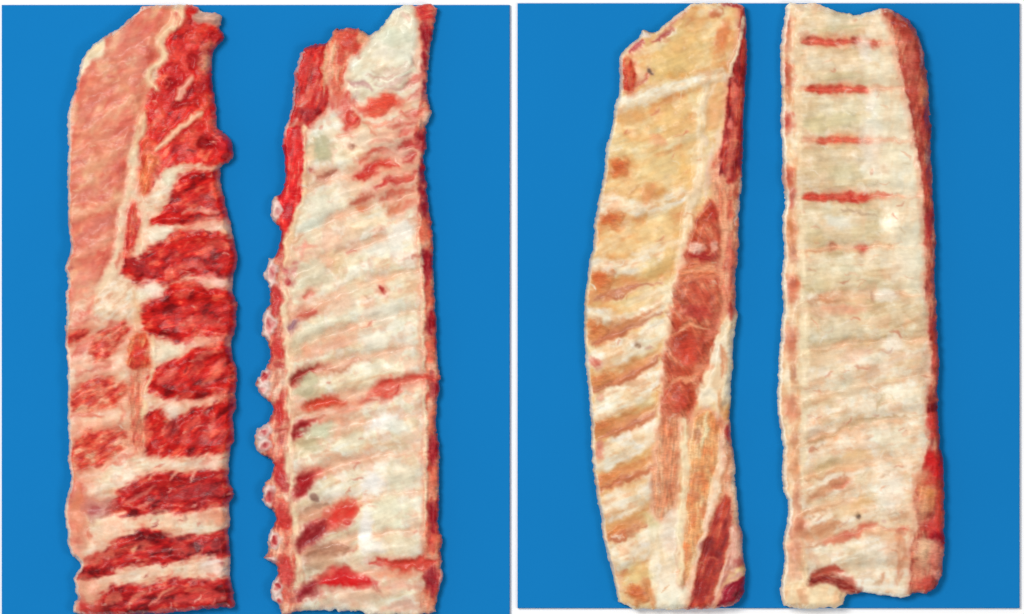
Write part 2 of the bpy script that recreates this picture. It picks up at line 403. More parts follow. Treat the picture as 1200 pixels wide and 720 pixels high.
# the smooth pink cover
r.region([(160,0),(206,0),(207,22),(198,34),(190,45),(191,60),(183,78),(178,92),(178,104),(171,122),(166,140),(164,158),(157,182),(155,205),(151,225),(144,246),(141,268),(138,292),(133,315),(122,340),(108,362),(90,380),(70,388),(70,100),(90,50)],
         COVER, 'fat_cover', 'cover', amp=4, rad=16, soft=2, ang=60, nl=(26, 11), label='smooth pink cover over the upper left of the rack')
for p, w, c, op in [([(100,60),(112,68),(118,55)], 12, (238,222,188), .95), ([(96,72),(92,84)], 8, (240,226,206), .8),
                    ([(125,150),(145,135),(160,130)], 7, (232,150,120), .6), ([(98,175),(120,165),(145,160)], 12, (230,178,136), .75),
                    ([(130,100),(140,95),(150,105)], 14, (218,148,104), .7), ([(150,42),(158,60),(152,80)], 18, (220,146,116), .6),
                    ([(120,190),(100,205)], 16, (222,160,118), .7), ([(90,250),(108,242),(125,246),(140,232)], 8, (234,172,136), .75),
                    ([(100,200),(118,222),(140,226)], 12, (226,172,130), .55), ([(100,300),(118,285),(134,270)], 14, (228,160,128), .6),
                    ([(88,285),(110,262),(134,255)], 10, (206,96,82), .6), ([(108,118),(118,104),(140,96)], 8, (204,98,80), .5),
                    ([(140,60),(150,30),(175,14)], 12, (210,96,80), .5), ([(170,40),(165,70),(160,110)], 10, (212,108,88), .5),
                    ([(98,352),(112,338),(126,320)], 10, (232,176,148), .8), ([(86,345),(100,325),(112,318)], 12, (220,130,112), .7),
                    ([(140,185),(150,175),(155,160)], 8, (210,98,84), .55), ([(120,60),(132,50),(146,38)], 7, (232,160,130), .5),
                    ([(78,315),(84,313),(80,318)], 7, (150,60,60), .6)]:
    r.stroke(p, w, c, op, soft=4, wob=1.6)
for p, w, c, dzz in [([(80,158),(110,150),(150,118),(172,110)], 8, (232,164,130), 2), ([(80,206),(110,190),(150,172),(160,165)], 9, (232,168,130), 2), ([(78,262),(110,246),(148,228)], 9, (234,172,136), 2), ([(80,308),(110,290),(140,268)], 9, (232,160,130), 2),
                     ([(80,180),(120,168),(160,140)], 10, (206,104,84), -2), ([(80,236),(110,224),(150,204)], 10, (208,108,88), -2), ([(82,288),(110,270),(142,248)], 11, (208,104,88), -2), ([(96,120),(130,104),(168,84)], 10, (208,108,86), -2), ([(120,70),(150,58),(180,40)], 10, (210,110,90), -2), ([(110,88),(140,78),(172,62)], 8, (228,156,124), 2)]:
    r.stroke(p, w, c, .5, dzz * .6, soft=5, wob=1.5)
r.region([(70,372),(90,350),(112,332),(130,318),(142,330),(130,360),(110,384),(70,400)], [(230,168,140),(236,196,164),(242,216,190)], None, amp=0, soft=9, op=.7)
r.specks(90, [(236,170,140),(206,90,76),(240,196,160),(216,120,98)], 35, 80, 175, 20, 330, (4, 13), (1.2, 2.8), (.25, .6))
r.region([(120,40),(123,56),(112,70),(101,80),(94,92),(86,90),(92,66),(104,50)], [(232,206,166),(242,226,196)], None, amp=1, soft=3, ang=45)
r.region([(78,120),(86,118),(85,150),(82,185),(74,185),(74,140)], [(238,206,184),(244,226,210)], None, amp=0, soft=3, op=.8)
# dark lean of the upper right
r.region([(208,10),(232,2),(236,24),(270,30),(275,60),(255,60),(252,140),(280,160),(278,186),(255,196),(225,190),(205,192),(188,205),(176,226),(164,226),(162,190),(166,165),(172,150),(170,128),(178,108),(184,98),(188,80),(196,62),(194,46),(202,34)],
         BRED, 'meat_strip', 'lean', amp=2.5, rad=10, ang=50, nl=(16, 8), fibre=3.5)
r.region([(243,0),(262,0),(262,12),(262,30),(240,30),(224,27),(226,16),(244,14)], [(196,140,122),(214,172,152)], 'bone_stub', 'bone', amp=4, rad=6, ang=5, label='pale cut bone end at the top right corner')
r.blob(240,72,9,13,(220,158,122),.85,2); r.blob(238,100,10,14,(166,30,38),.6,-2); r.blob(205,85,12,16,(178,24,30),.6,-2); r.blob(195,112,16,12,(190,30,32),.5)
r.blob(243,168,10,8,(132,12,22),.8,-4); r.blob(252,42,7,7,(160,24,32),.7,-2); r.blob(262,168,9,9,(196,28,38),.8,3); r.blob(222,60,12,22,(206,46,44),.5)
r.blob(225,45,9,6,(226,84,66),.6,1.5); r.blob(216,70,5,14,(230,92,74),.5,1, ang=20); r.blob(222,175,14,10,(212,70,58),.6)
r.blob(206,200,14,6,(226,150,120),.55); r.blob(186,125,10,10,(220,54,44),.6)
for x, y, rx, ry, c, op, a in [(215,28,8,10,(206,60,48),.7,0),(232,36,12,6,(226,80,58),.6,10),(244,52,9,6,(236,140,104),.6,0),(203,62,7,12,(226,74,56),.7,20),(230,72,8,9,(150,16,20),.6,0),(200,98,9,7,(150,14,20),.7,0),(218,122,16,5,(160,18,22),.7,15),(240,118,10,6,(222,70,54),.6,0),(188,140,8,14,(224,76,52),.6,20),(232,148,14,6,(196,30,30),.6,35),(206,160,8,7,(212,60,46),.6,0),(228,160,10,9,(222,84,64),.6,0),(246,146,5,12,(226,90,76),.6,0),(258,158,8,5,(230,110,96),.6,0),(176,172,7,9,(216,70,44),.6,0)]:
    r.blob(x, y, rx, ry, c, op, 1 if sum(c) > 300 else -2, ang=a)
r.stroke([(225,91),(218,100),(210,116)], [6,9,8], (234,156,130), .99, 2, name='fat_streak')
r.stroke([(236,132),(226,136),(212,150),(196,164),(184,176)], [5,8,7,7,5], (236,176,140), .99, 2.5, name='fat_streak')
r.stroke([(214,196),(236,198),(258,196)], [8,6,5], (228,158,136), .8, 1)
r.region([(166,182),(182,180),(187,192),(180,204),(176,222),(168,230),(163,215)], [(208,72,48),(224,112,72),(236,150,104)], 'meat_strip', 'lean', amp=2, rad=6, ang=70)
# red strips between the ribs
M = [[(182,259),(195,245),(208,228),(213,210),(232,203),(256,204),(264,235),(271,256),(244,254),(222,262),(200,261)],
     [(149,300),(162,309),(180,294),(203,278),(225,273),(255,275),(275,283),(284,302),(276,322),(266,326),(250,324),(225,321),(200,329),(162,329),(150,319)],
     [(168,362),(185,353),(203,337),(228,333),(245,342),(264,341),(284,352),(284,386),(268,397),(240,392),(210,396),(190,393),(172,386)],
     [(177,446),(180,433),(203,429),(222,415),(243,406),(262,400),(276,416),(286,437),(278,462),(255,462),(225,465),(195,463),(178,456)],
     [(167,502),(176,486),(188,483),(198,491),(206,496),(225,483),(250,481),(262,467),(282,470),(276,492),(282,512),(270,526),(235,530),(200,532),(175,529),(170,517)],
     [(126,598),(146,577),(165,563),(185,557),(220,558),(250,553),(274,556),(282,577),(270,589),(240,593),(215,598),(190,594),(165,601),(148,599)],
     [(90,676),(122,652),(140,635),(165,623),(200,629),(225,631),(250,628),(274,620),(274,651),(235,648),(205,655),(175,658),(140,662),(115,674)],
     [(112,706),(134,688),(175,689),(200,682),(235,682),(262,680),(284,685),(284,709),(260,711),(235,716),(200,718),(170,726),(110,726),(100,710)]]
for i, b in enumerate(M):
    r.region(b, RED if i < 5 else DRED, 'meat_strip', 'lean', amp=4, rad=11, ang=(22, 18, 14, 32, 40, 16, 12, 18)[i], nl=(15, 7), fibre=3.5, smooth=0, jag=8, grow=3.5, soft=4, halo=11)
for x, y, rx, ry, c, op, a in [(95,385,22,10,(222,130,104),.6,25),(128,405,20,12,(226,150,120),.55,25),(98,425,16,10,(230,170,140),.5,20),(120,440,30,7,(228,160,130),.5,15),(95,500,18,8,(228,160,130),.6,15),(125,498,20,7,(226,150,122),.5,15),(100,560,20,14,(226,150,118),.55,20),(90,600,14,20,(222,130,100),.55,0),(95,640,16,14,(228,150,116),.5,0),(130,620,24,8,(232,180,150),.5,10),(100,690,14,16,(226,140,112),.55,0),(250,330,20,8,(230,160,140),.6,0),(245,400,24,6,(228,150,126),.6,8),(245,470,24,5,(228,156,128),.6,8),(250,605,18,8,(228,140,108),.6,0),(240,262,26,7,(228,150,128),.6,5),(250,665,18,8,(226,170,156),.5,0),(250,545,18,6,(232,180,156),.5,0)]:
    r.blob(x, y, rx, ry, c, op, 0, ang=a)
for x, y, rx, ry, a in [(92,392,16,8,20),(96,455,14,6,20),(92,520,10,12,0),(92,575,12,12,10),(104,590,20,9,10),(90,630,10,14,0),(118,655,20,7,15),(105,705,20,12,0)]:
    r.blob(x, y, rx, ry, (206,96,76), .55, 0, ang=a, soft=.8)
ML = [[(106,412),(118,392),(144,378),(150,388),(137,402),(126,422),(114,420)], [(74,396),(90,390),(104,390),(88,402),(76,404)],
      [(82,467),(98,453),(115,444),(142,451),(150,457),(135,471),(110,479),(88,479)],
      [(81,532),(98,512),(120,506),(146,507),(149,518),(140,530),(115,541),(95,548),(82,545)]]
for b in ML:
    r.region(b, [(184,44,38),(208,70,54),(222,110,84),(234,164,132)], 'meat_strip', 'lean', amp=3, rad=8, ang=28, nl=(14, 6), fibre=5, smooth=0, jag=8, soft=5, grow=3, halo=14)
# streaks in the red strips
for p, w, c, op in [([(215,250),(235,246),(258,250)], 7, (234,170,146), .8), ([(222,240),(240,228),(250,236)], 5, (132,14,24), .6), ([(255,210),(262,225)], 7, (224,120,96), .8),
                    ([(238,300),(250,285),(268,290)], 8, (220,110,90), .45), ([(205,320),(225,308),(240,316)], 6, (220,90,72), .45), ([(175,320),(160,315),(152,305)], 10, (160,20,28), .6),
                    ([(210,385),(230,372),(262,382)], 8, (222,84,68), .5), ([(222,440),(235,420),(250,410)], 8, (150,22,30), .6), ([(238,450),(256,436),(262,420)], 7, (228,110,84), .6),
                    ([(186,450),(195,440),(206,436)], 6, (224,110,92), .5), ([(225,425),(245,414),(262,408)], 5, (230,140,112), .55), ([(198,512),(202,500),(206,492)], 9, (124,16,24), .7), ([(188,510),(196,498)], 4, (232,150,124), .6),
                    ([(215,520),(222,500),(232,490)], 6, (226,84,66), .6), ([(240,515),(245,505),(250,490)], 5, (226,100,82), .5), ([(255,520),(266,505)], 9, (150,20,30), .5),
                    ([(150,590),(165,580),(180,570)], 6, (222,140,120), .6), ([(155,596),(172,592),(185,582)], 5, (228,160,138), .6), ([(200,590),(225,572),(262,575)], 10, (166,22,30), .5),
                    ([(175,562),(183,556)], 4, (236,180,150), .7), ([(198,562),(206,554)], 4, (236,180,150), .7), ([(222,562),(230,552)], 4, (236,180,150), .7),
                    ([(140,645),(160,640),(176,636)], 8, (222,76,60), .6), ([(158,645),(162,640)], 7, (236,180,140), .8), ([(165,642),(167,638)], 5, (110,14,20), .7), ([(205,640),(225,645)], 8, (216,66,54), .5),
                    ([(200,628),(225,630)], 5, (110,14,22), .6), ([(250,642),(262,630)], 9, (120,14,24), .6),
                    ([(150,712),(158,700),(172,692)], 7, (226,140,112), .7), ([(175,708),(190,696),(205,688)], 4, (236,170,136), .7), ([(185,706),(200,695),(212,688)], 4, (140,16,24), .6), ([(210,702),(240,694),(262,700)], 9, (216,62,56), .5), ([(128,705),(140,696)], 10, (222,110,88), .7)]:
    r.stroke(p, w, c, op, soft=2.2, wob=1.3)
r.specks(150, [(240,170,146),(120,12,20),(232,110,88),(244,206,180),(150,20,28)], 20, 165, 276, 20, 716, (3, 12), (1.2, 2.8), (.35, .8))
r.specks(70, [(214,110,90),(236,180,150),(246,236,216),(196,150,124)], 15, 78, 270, 370, 716, (3, 12), (1.2, 3), (.3, .7), 3)
for p, w, c, op in [([(84,545),(86,580),(80,610)], 9, (220,120,92), .7), ([(96,560),(92,600),(98,640)], 8, (226,140,108), .6), ([(88,650),(110,655),(128,648)], 6, (224,140,112), .6), ([(88,400),(96,430),(90,450)], 8, (230,160,134), .6), ([(86,485),(94,505)], 8, (226,146,118), .6), ([(130,425),(120,440),(100,446)], 5, (226,150,124), .6), ([(110,488),(140,482)], 5, (230,170,146), .5),
                    ([(82,372),(104,366),(118,372)], 8, (226,140,116), .7), ([(84,384),(100,378)], 6, (214,100,84), .6), ([(200,612),(216,606)], 5, (226,190,160), .6), ([(150,612),(180,606),(230,610)], 5, (230,190,160), .5), ([(120,680),(150,672),(200,672)], 6, (230,180,150), .6)]:
    r.stroke(p, w, c, op, 0, soft=3, wob=1.4)
for p, w, c in [([(84,420),(96,408),(112,396)], 7, (214,96,76)), ([(82,490),(100,484),(120,490)], 7, (220,120,96)), ([(90,440),(110,432),(130,428)], 5, (216,112,90)), ([(120,550),(140,540),(160,530)], 5, (218,120,96)), ([(84,560),(96,572),(90,590)], 9, (206,84,68)), ([(82,612),(92,624)], 8, (208,90,70)), ([(140,470),(146,490),(142,500)], 6, (220,130,104)), ([(126,384),(136,372),(148,362)], 7, (216,110,88)), ([(96,372),(110,360),(122,352)], 8, (216,110,88)), ([(100,660),(116,652)], 8, (196,56,46)), ([(215,345),(224,334)], 5, (206,60,50)), ([(218,404),(226,396)], 6, (206,60,50)), ([(210,470),(220,462)], 5, (206,70,56)), ([(240,540),(256,534)], 4, (220,120,96))]:
    r.stroke(p, w, c, .8, -.4, soft=2.4, wob=1.5, halo=7)
# cream seams and the strip down the middle
r.stroke([(211,6),(210,24),(204,32),(191,41),(187,50),(195,66),(190,74),(177,80),(174,92),(184,106)], [14,15,10,7,8,10,7,7,9,6], (240,206,164), .98, 3, name='fat_seam', wob=.6)
r.stroke([(171,130),(164,150),(159,178)], [6,13,7], (238,192,148), .95, 2.5, name='fat_seam')
r.stroke([(158,178),(156,205),(151,225),(143,246),(141,270),(138,294),(133,316),(122,342)], [10,14,9,6,7,8,14,18], (240,212,176), .95, 2.5, name='fat_seam')
r.stroke([(166,228),(168,250),(164,280),(166,300)], [5,8,9,5], (238,206,172), .9, 1.5)
r.region([(153,238),(162,238),(164,262),(162,284),(152,298),(146,290),(150,262)], [(178,40,40),(206,62,52),(222,110,84)], 'meat_strip', 'lean', amp=2, rad=5, ang=80)
r.stroke([(141,300),(138,312)], 5, (214,110,84), .7); r.stroke([(134,342),(128,352)], 4, (216,120,98), .8)
r.region([(118,340),(140,322),(155,330),(160,360),(150,378),(125,372),(105,368)], CREAM, None, amp=2, rad=10, op=.85, ang=40)
r.stroke([(156,340),(162,365),(160,388)], [10,12,10], (226,178,134), .85, 1)
r.region([(152,392),(176,391),(178,418),(174,434),(153,434),(150,412)], [(204,60,46),(220,100,66),(230,146,104)], 'meat_strip', 'lean', amp=2.5, rad=6, ang=70)
r.blob(163,415,7,12,(206,44,42),.7)
r.stroke([(180,394),(181,420),(178,442),(170,462)], [4,5,5,4], (238,202,160), .9, 1.5, name='fat_seam')
r.region([(153,437),(168,437),(166,470),(170,500),(172,526),(155,527),(152,490)], [(206,96,76),(220,128,98),(230,162,128)], 'meat_strip', 'lean', amp=2, rad=6, ang=80)
r.stroke([(170,470),(166,490)], 7, (240,206,160), .9, 1)
# lower left edge and smaller marks
for p, w, c, op in [([(85,552),(92,580),(88,610),(90,632)], 12, (226,140,104), .7), ([(78,545),(82,560)], 7, (206,70,66), .7), ([(102,620),(105,632)], 6, (208,100,72), .8),
                    ([(84,632),(96,636)], 5, (206,90,70), .6), ([(134,640),(126,655)], 4, (206,92,72), .7), ([(246,606),(264,604)], 14, (228,140,104), .75), ([(218,610),(220,604)], 4, (170,120,104), .7),
                    ([(258,662),(262,660)], 7, (170,84,84), .8), ([(240,660),(264,655)], 10, (236,218,210), .7), ([(100,690),(112,705)], 10, (232,176,142), .7), ([(95,708),(112,718)], 12, (196,50,46), .85),
                    ([(86,570),(82,588)], 6, (204,100,96), .6), ([(120,555),(140,550)], 5, (224,196,160), .6), ([(108,572),(134,570)], 5, (226,190,160), .5), ([(104,545),(120,552)], 4, (236,190,160), .7)]:
    r.stroke(p, w, c, op, soft=2.5, wob=1.3)
r.blob(112,596,17,12,(186,112,104),.7,2, ang=10); r.blob(110,598,6,5,(168,60,64),.6); r.blob(130,590,8,9,(200,140,124),.5)
r.blob(258,330,10,6,(240,200,184),.7); r.blob(183,339,13,9,(244,226,206),.7,1.5); r.blob(193,412,16,10,(242,228,200),.7,1.5); r.blob(204,484,10,8,(240,220,200),.7)
r.blob(188,274,12,8,(238,228,204),.8,1.5); r.blob(200,204,14,10,(226,218,186),.7,1.5, ang=35)
r.rimline(-1, 4, (240,218,204), .8); r.rimline(1, 3, (226,150,130), .35, 180)
rack1 = r.build('raw red rack showing broad meat stripes, with smooth pink cover, leftmost of four', ribs=1.6)

# ================================================================== rack 2: raw, bone side up
o2 = [(467,6),(490,6),(514,6),(510,22),(505,50),(501,87),(502,100),(500,112),(505,130),(504,142),(497,150),(501,170),(496,185),(499,205),(502,242),(507,280),(507,315),(510,342),(509,360),(512,380),(511,410),(514,437),(517,457),(512,470),(511,500),(515,527),(514,560),(514,590),(512,617),(520,632),(515,650),(519,667),(516,685),(511,700),(510,722),
      (428,722),(424,717),(385,716),(345,717),(338,722),(331,722),(327,710),(318,703),(317,687),(326,675),(325,662),(310,657),(313,646),(314,626),(324,612),(322,598),(308,591),(306,567),(320,559),(322,540),(313,536),(299,526),(299,505),(315,495),(321,475),(309,467),(298,455),(305,439),(317,425),(316,400),(306,392),(308,367),(317,356),(317,338),(308,326),(313,306),(323,299),(327,287),(329,265),(321,262),(315,250),(320,231),(330,227),(336,212),(332,180),(331,160),(339,135),(344,107),(346,82),(355,56),(372,51),(385,50),(390,35),(407,31),(425,35),(432,41),(440,38),(455,22)]
MEMB = [(228,190,152), (236,214,178), (241,230,200), (245,239,218)]
r = Rack(o2, 21, 8, 'membrane', 'membrane', [(228,196,160),(234,212,180),(238,224,198),(240,232,212)], 23, nl=(26, 8), ang=18)
def slant(yl, yr, hl, hr, bow=0, x0=340, x1=498, n=7):
    up = []; dn = []
    for i in range(n):
        u = i / (n - 1); x = x0 + (x1 - x0) * u; y = yl + (yr - yl) * u - bow * 4 * u * (1 - u); h = hl + (hr - hl) * u
        up.append((x, y - h / 2)); dn.append((x, y + h / 2))
    return up + dn[::-1]
for yl, yr, hl, hr, bw in [(200,150,30,26,0),(255,205,34,28,2),(302,243,36,34,2),(345,290,34,36,3),(392,338,34,34,4),(425,385,26,32,4),(465,425,28,26,4),(500,468,20,22,6),(540,505,34,32,6),(590,548,28,34,8),(632,600,26,40,8),(665,640,22,26,6),(705,690,22,36,4)]:
    r.region(slant(yl, yr, hl, hr, bw), MEMB, 'rib', 'bone', amp=3.2, rad=11, soft=5, ang=22, nl=(30, 8))
r.mottle([(232,176,150),(222,204,172),(246,240,226)], 16, .5)
ribs2 = [(200,150),(255,205),(302,243),(345,290),(392,338),(425,385),(465,425),(500,468),(540,505),(590,548),(632,600),(665,640),(705,690)]
for (a, b), (c, d) in zip(ribs2[:-1], ribs2[1:]):           # pinkish flesh in the hollows between the ribs
    yl, yr = (a + c) / 2, (b + d) / 2
    r.stroke([(342, yl + 3), (380, yl + (yr - yl) * .25 - 3), (430, yl + (yr - yl) * .57 - 5), (495, yr)], [9, 11, 9, 5], (226,168,134), .6, -1.5, soft=4, wob=1.5)
    r.stroke([(342, yl + 4), (362, yl + (yr - yl) * .13), (390, yl + (yr - yl) * .3 - 3)], [8, 6, 3], (196,150,116), .6, -.5, soft=2.5, wob=1.5)
# gristly flap of the upper right corner
r.region([(464,2),(492,2),(495,30),(492,60),(490,78),(480,100),(465,112),(440,112),(415,120),(408,110),(405,90),(402,72),(424,52),(444,36),(455,22)],
         [(222,206,176),(232,224,196),(236,230,206),(242,236,216)], 'cartilage_flap', 'membrane', amp=4, rad=12, ang=40, nl=(18, 9), label='pale cartilage flap at the top right corner')
r.blob(465,45,15,14,(208,212,188),.8,1); r.blob(475,62,10,10,(226,226,206),.6)
for p, w, c, op in [([(408,95),(420,98),(436,104)], 7, (196,146,142), .8), ([(440,98),(456,101),(470,94),(482,86)], 4, (204,150,140), .7), ([(432,90),(452,94),(472,84),(486,72)], 4, (206,160,144), .65), ([(446,86),(462,84),(478,74)], 3, (214,176,156), .6), ([(436,82),(450,90)], 4, (212,186,160), .7),
                    ([(420,108),(416,118)], 8, (212,180,172), .8), ([(450,106),(470,102),(486,96)], 4, (206,150,138), .6), ([(486,66),(488,84)], 5, (220,170,150), .7), ([(472,14),(478,22)], 8, (230,190,172), .7)]:
    r.stroke(p, w, c, op, -1, soft=2, wob=1.3)
# lean of the upper left corner
r.region([(350,50),(372,46),(386,46),(384,70),(382,95),(388,115),(384,130),(372,142),(360,152),(345,155),(335,150),(338,110),(342,85)], BRED, 'meat_flap', 'lean', amp=3, rad=9, ang=70, nl=(20, 6), fibre=7, label='red lean flap at the top left corner')
r.region([(386,48),(390,28),(410,25),(428,32),(434,44),(420,58),(408,68),(404,84),(402,100),(400,112),(392,118),(386,100),(387,70)], [(206,70,56),(220,100,74),(228,150,116),(232,184,146)], 'meat_flap', 'lean', amp=3, rad=9, ang=75, nl=(20, 7), fibre=4, label='orange red lean flap below the notch at the top')
r.blob(412,52,13,12,(210,64,50),.8,2); r.blob(424,44,8,6,(230,170,130),.7); r.blob(398,40,7,6,(214,96,76),.6)
for p, w, c, op in [([(382,56),(381,85),(378,112)], 6, (234,174,134), .95), ([(374,62),(366,90),(354,118)], 4, (228,120,98), .7), ([(362,70),(356,90)], 9, (196,30,32), .6), ([(368,100),(360,118),(352,125)], 5, (224,100,84), .6),
                    ([(352,130),(366,134),(358,144)], 10, (140,12,22), .75), ([(386,126),(374,140),(366,150)], 5, (232,140,116), .8), ([(374,112),(380,124)], 8, (170,20,26), .6), ([(358,56),(372,54)], 5, (150,22,46), .6),
                    ([(392,62),(396,90),(392,112)], 5, (232,160,126), .7), ([(390,130),(394,112)], 7, (206,60,52), .8), ([(346,140),(340,152)], 6, (232,180,160), .7)]:
    r.stroke(p, w, c, op, 0, soft=1.8, wob=1.2)
r.blob(455,215,38,22,(230,160,126),.5); r.blob(462,190,24,12,(226,150,120),.45); r.blob(480,160,14,22,(226,150,128),.4); r.blob(430,160,30,10,(236,190,150),.5); r.blob(365,300,22,14,(230,176,144),.5)
for y, x in [(365,360),(410,365),(482,400),(545,395),(598,380),(670,455),(695,440)]: r.blob(x, y, 44, 9, (228,160,128), .45, ang=15)
r.region([(430,124),(436,116),(450,112),(464,112),(466,122),(456,128),(450,136),(436,136)], [(206,48,38),(220,80,56),(226,110,80)], 'meat_patch', 'lean', amp=1.5, rad=6, ang=10)
r.region([(402,136),(408,128),(420,134),(422,146),(416,152),(404,148)], [(200,36,36),(214,60,50),(228,110,86)], 'meat_patch', 'lean', amp=1.5, rad=5, ang=40)
r.blob(404,130,6,12,(222,110,90),.7); r.blob(475,124,10,6,(228,160,118),.7); r.blob(398,122,8,12,(226,160,130),.5)
# red strip down the upper left edge
r.region([(326,158),(336,150),(350,148),(357,152),(358,180),(357,215),(353,238),(345,258),(336,272),(326,276),(324,240),(330,205)], [(186,20,28),(212,28,32),(222,44,40),(226,100,84)], 'meat_edge', 'lean', amp=1.5, rad=8, ang=80, nl=(22, 6), fibre=4, label='bright red meat along the upper left edge')
r.blob(344,165,8,10,(220,60,52),.6); r.stroke([(352,152),(356,165)], 8, (180,24,28), .6)
r.blob(336,250,6,8,(176,30,44),.6); r.rimline(-1, 3.5, (236,200,192), .85, 60, 170)
# pinkish border down the lower left
r.region([(318,275),(336,275),(335,300),(333,340),(336,400),(338,440),(342,480),(340,520),(338,545),(344,580),(347,620),(349,660),(352,700),(350,724),(318,724),(300,700),(300,280)], [(196,84,74),(214,120,98),(226,160,132),(236,196,170)], 'meat_edge', 'lean', amp=0.5, rad=8, ang=80, nl=(16, 7), fibre=4, label='pinkish knobbly border down the lower left edge')
for p, w, c, op in [([(327,272),(330,290)], 8, (150,20,32), .8), ([(334,312),(342,322),(350,308)], 8, (196,80,84), .8), ([(338,335),(342,328)], 9, (176,24,36), .8), ([(322,340),(328,352)], 8, (206,76,72), .7),
                    ([(322,402),(328,420)], 9, (204,70,58), .8), ([(322,428),(332,432)], 6, (170,26,30), .7), ([(326,470),(332,485),(324,500)], 9, (206,64,52), .8), ([(322,505),(334,503)], 4, (160,50,44), .7),
                    ([(325,545),(330,565),(336,572)], 9, (170,24,32), .8), ([(326,585),(338,590)], 5, (214,90,72), .7), ([(328,610),(338,618)], 7, (206,70,58), .6), ([(332,652),(336,664)], 8, (208,84,68), .7), ([(330,690),(340,705)], 8, (206,84,70), .7),
                    ([(340,705),(352,698)], 8, (150,80,78), .7)]:
    r.stroke(p, w, c, op, -1, soft=2, wob=1.2)
# knobbly cut bone ends of the left edge
for x, y, rx, ry, core in [(322,248,8,15,.3),(317,320,10,17,.5),(313,380,10,18,.6),(309,440,10,12,1),(306,456,10,9,.3),(307,505,10,11,.6),(307,523,10,10,.7),(313,580,10,15,.9),(320,633,9,13,1),(318,656,9,4,.2),(322,687,8,10,1),(324,703,8,7,.7)]:
    r.blob(x, y, rx, ry, (240,212,202), .95, 4, name='bone_end', kind='bone', soft=.25)
    r.blob(x + 3, y + 1, rx * .5, ry * .45, (204,74,70), .9 * core, -1.5)
    r.stroke([(x + 1, y - ry * .2), (x + 4, y + ry * .3)], 3.5, (170,24,36), .8 * core, -.5, halo=0)
# cream line dividing border and ribs
r.stroke([(357,150),(358,185),(357,215),(354,238),(345,262),(337,285),(335,312)], [4,5,5,5,7,8,4], (240,204,160), .95, 2, name='fat_seam')
r.stroke([(333,345),(336,400),(338,432),(342,480),(341,515),(338,545),(345,580),(348,620),(349,655),(350,690)], [6,8,7,7,6,7,8,8,9,8], (238,214,176), .92, 2, name='fat_seam')
# right edge
inner = [(492,0),(494,35),(493,60),(494,90),(492,130),(486,152),(490,175),(490,205),(490,240),(490,270),(493,300),(494,350),(496,400),(497,440),(499,500),(498,560),(497,600),(498,650),(496,690),(494,724)]
r.region(inner + [(530,724),(530,0)], [(196,52,46),(212,92,70),(224,140,108),(230,170,140)], 'meat_edge', 'lean', amp=-1, rad=8, ang=85, nl=(16, 8), fibre=3, label='red meat down the right hand edge')
r.region([(484,2),(516,2),(512,24),(496,26),(490,16)], [(196,40,44),(214,72,62),(226,120,100)], 'meat_patch', 'lean', amp=1, rad=5)
for y0, y1, x, w in [(28,58,500,11),(60,84,496,7),(92,118,497,6),(155,176,495,13),(188,216,496,9),(222,252,497,10),(292,326,500,12),(364,392,505,11),(438,468,509,11),(512,542,507,12),(590,622,507,11),(660,696,505,14)]:
    r.stroke([(x - 1, y0), (x + 1, (y0 + y1) / 2), (x + 1, y1)], [w * .6, w, w * .7], (150, 14, 30), .95, -1.5, soft=2, wob=1.2)
for x, y, rx, ry in [(500,135,6,8),(498,270,6,12),(502,345,7,10),(506,410,6,10),(508,490,5,14),(507,565,5,14),(512,636,8,10)]:
    r.blob(x, y, rx, ry, (224,112,84), .75, 1)
r.blob(500,137,6,8,(238,206,180),.8); r.blob(501,110,5,8,(228,180,160),.6); r.stroke([(516,655),(518,672),(514,690)], 4, (240,190,180), .8)
r.stroke([(491,250),(493,300),(495,360),(497,420),(499,480),(499,560),(497,620)], 3.5, (244,222,186), .85, 1)
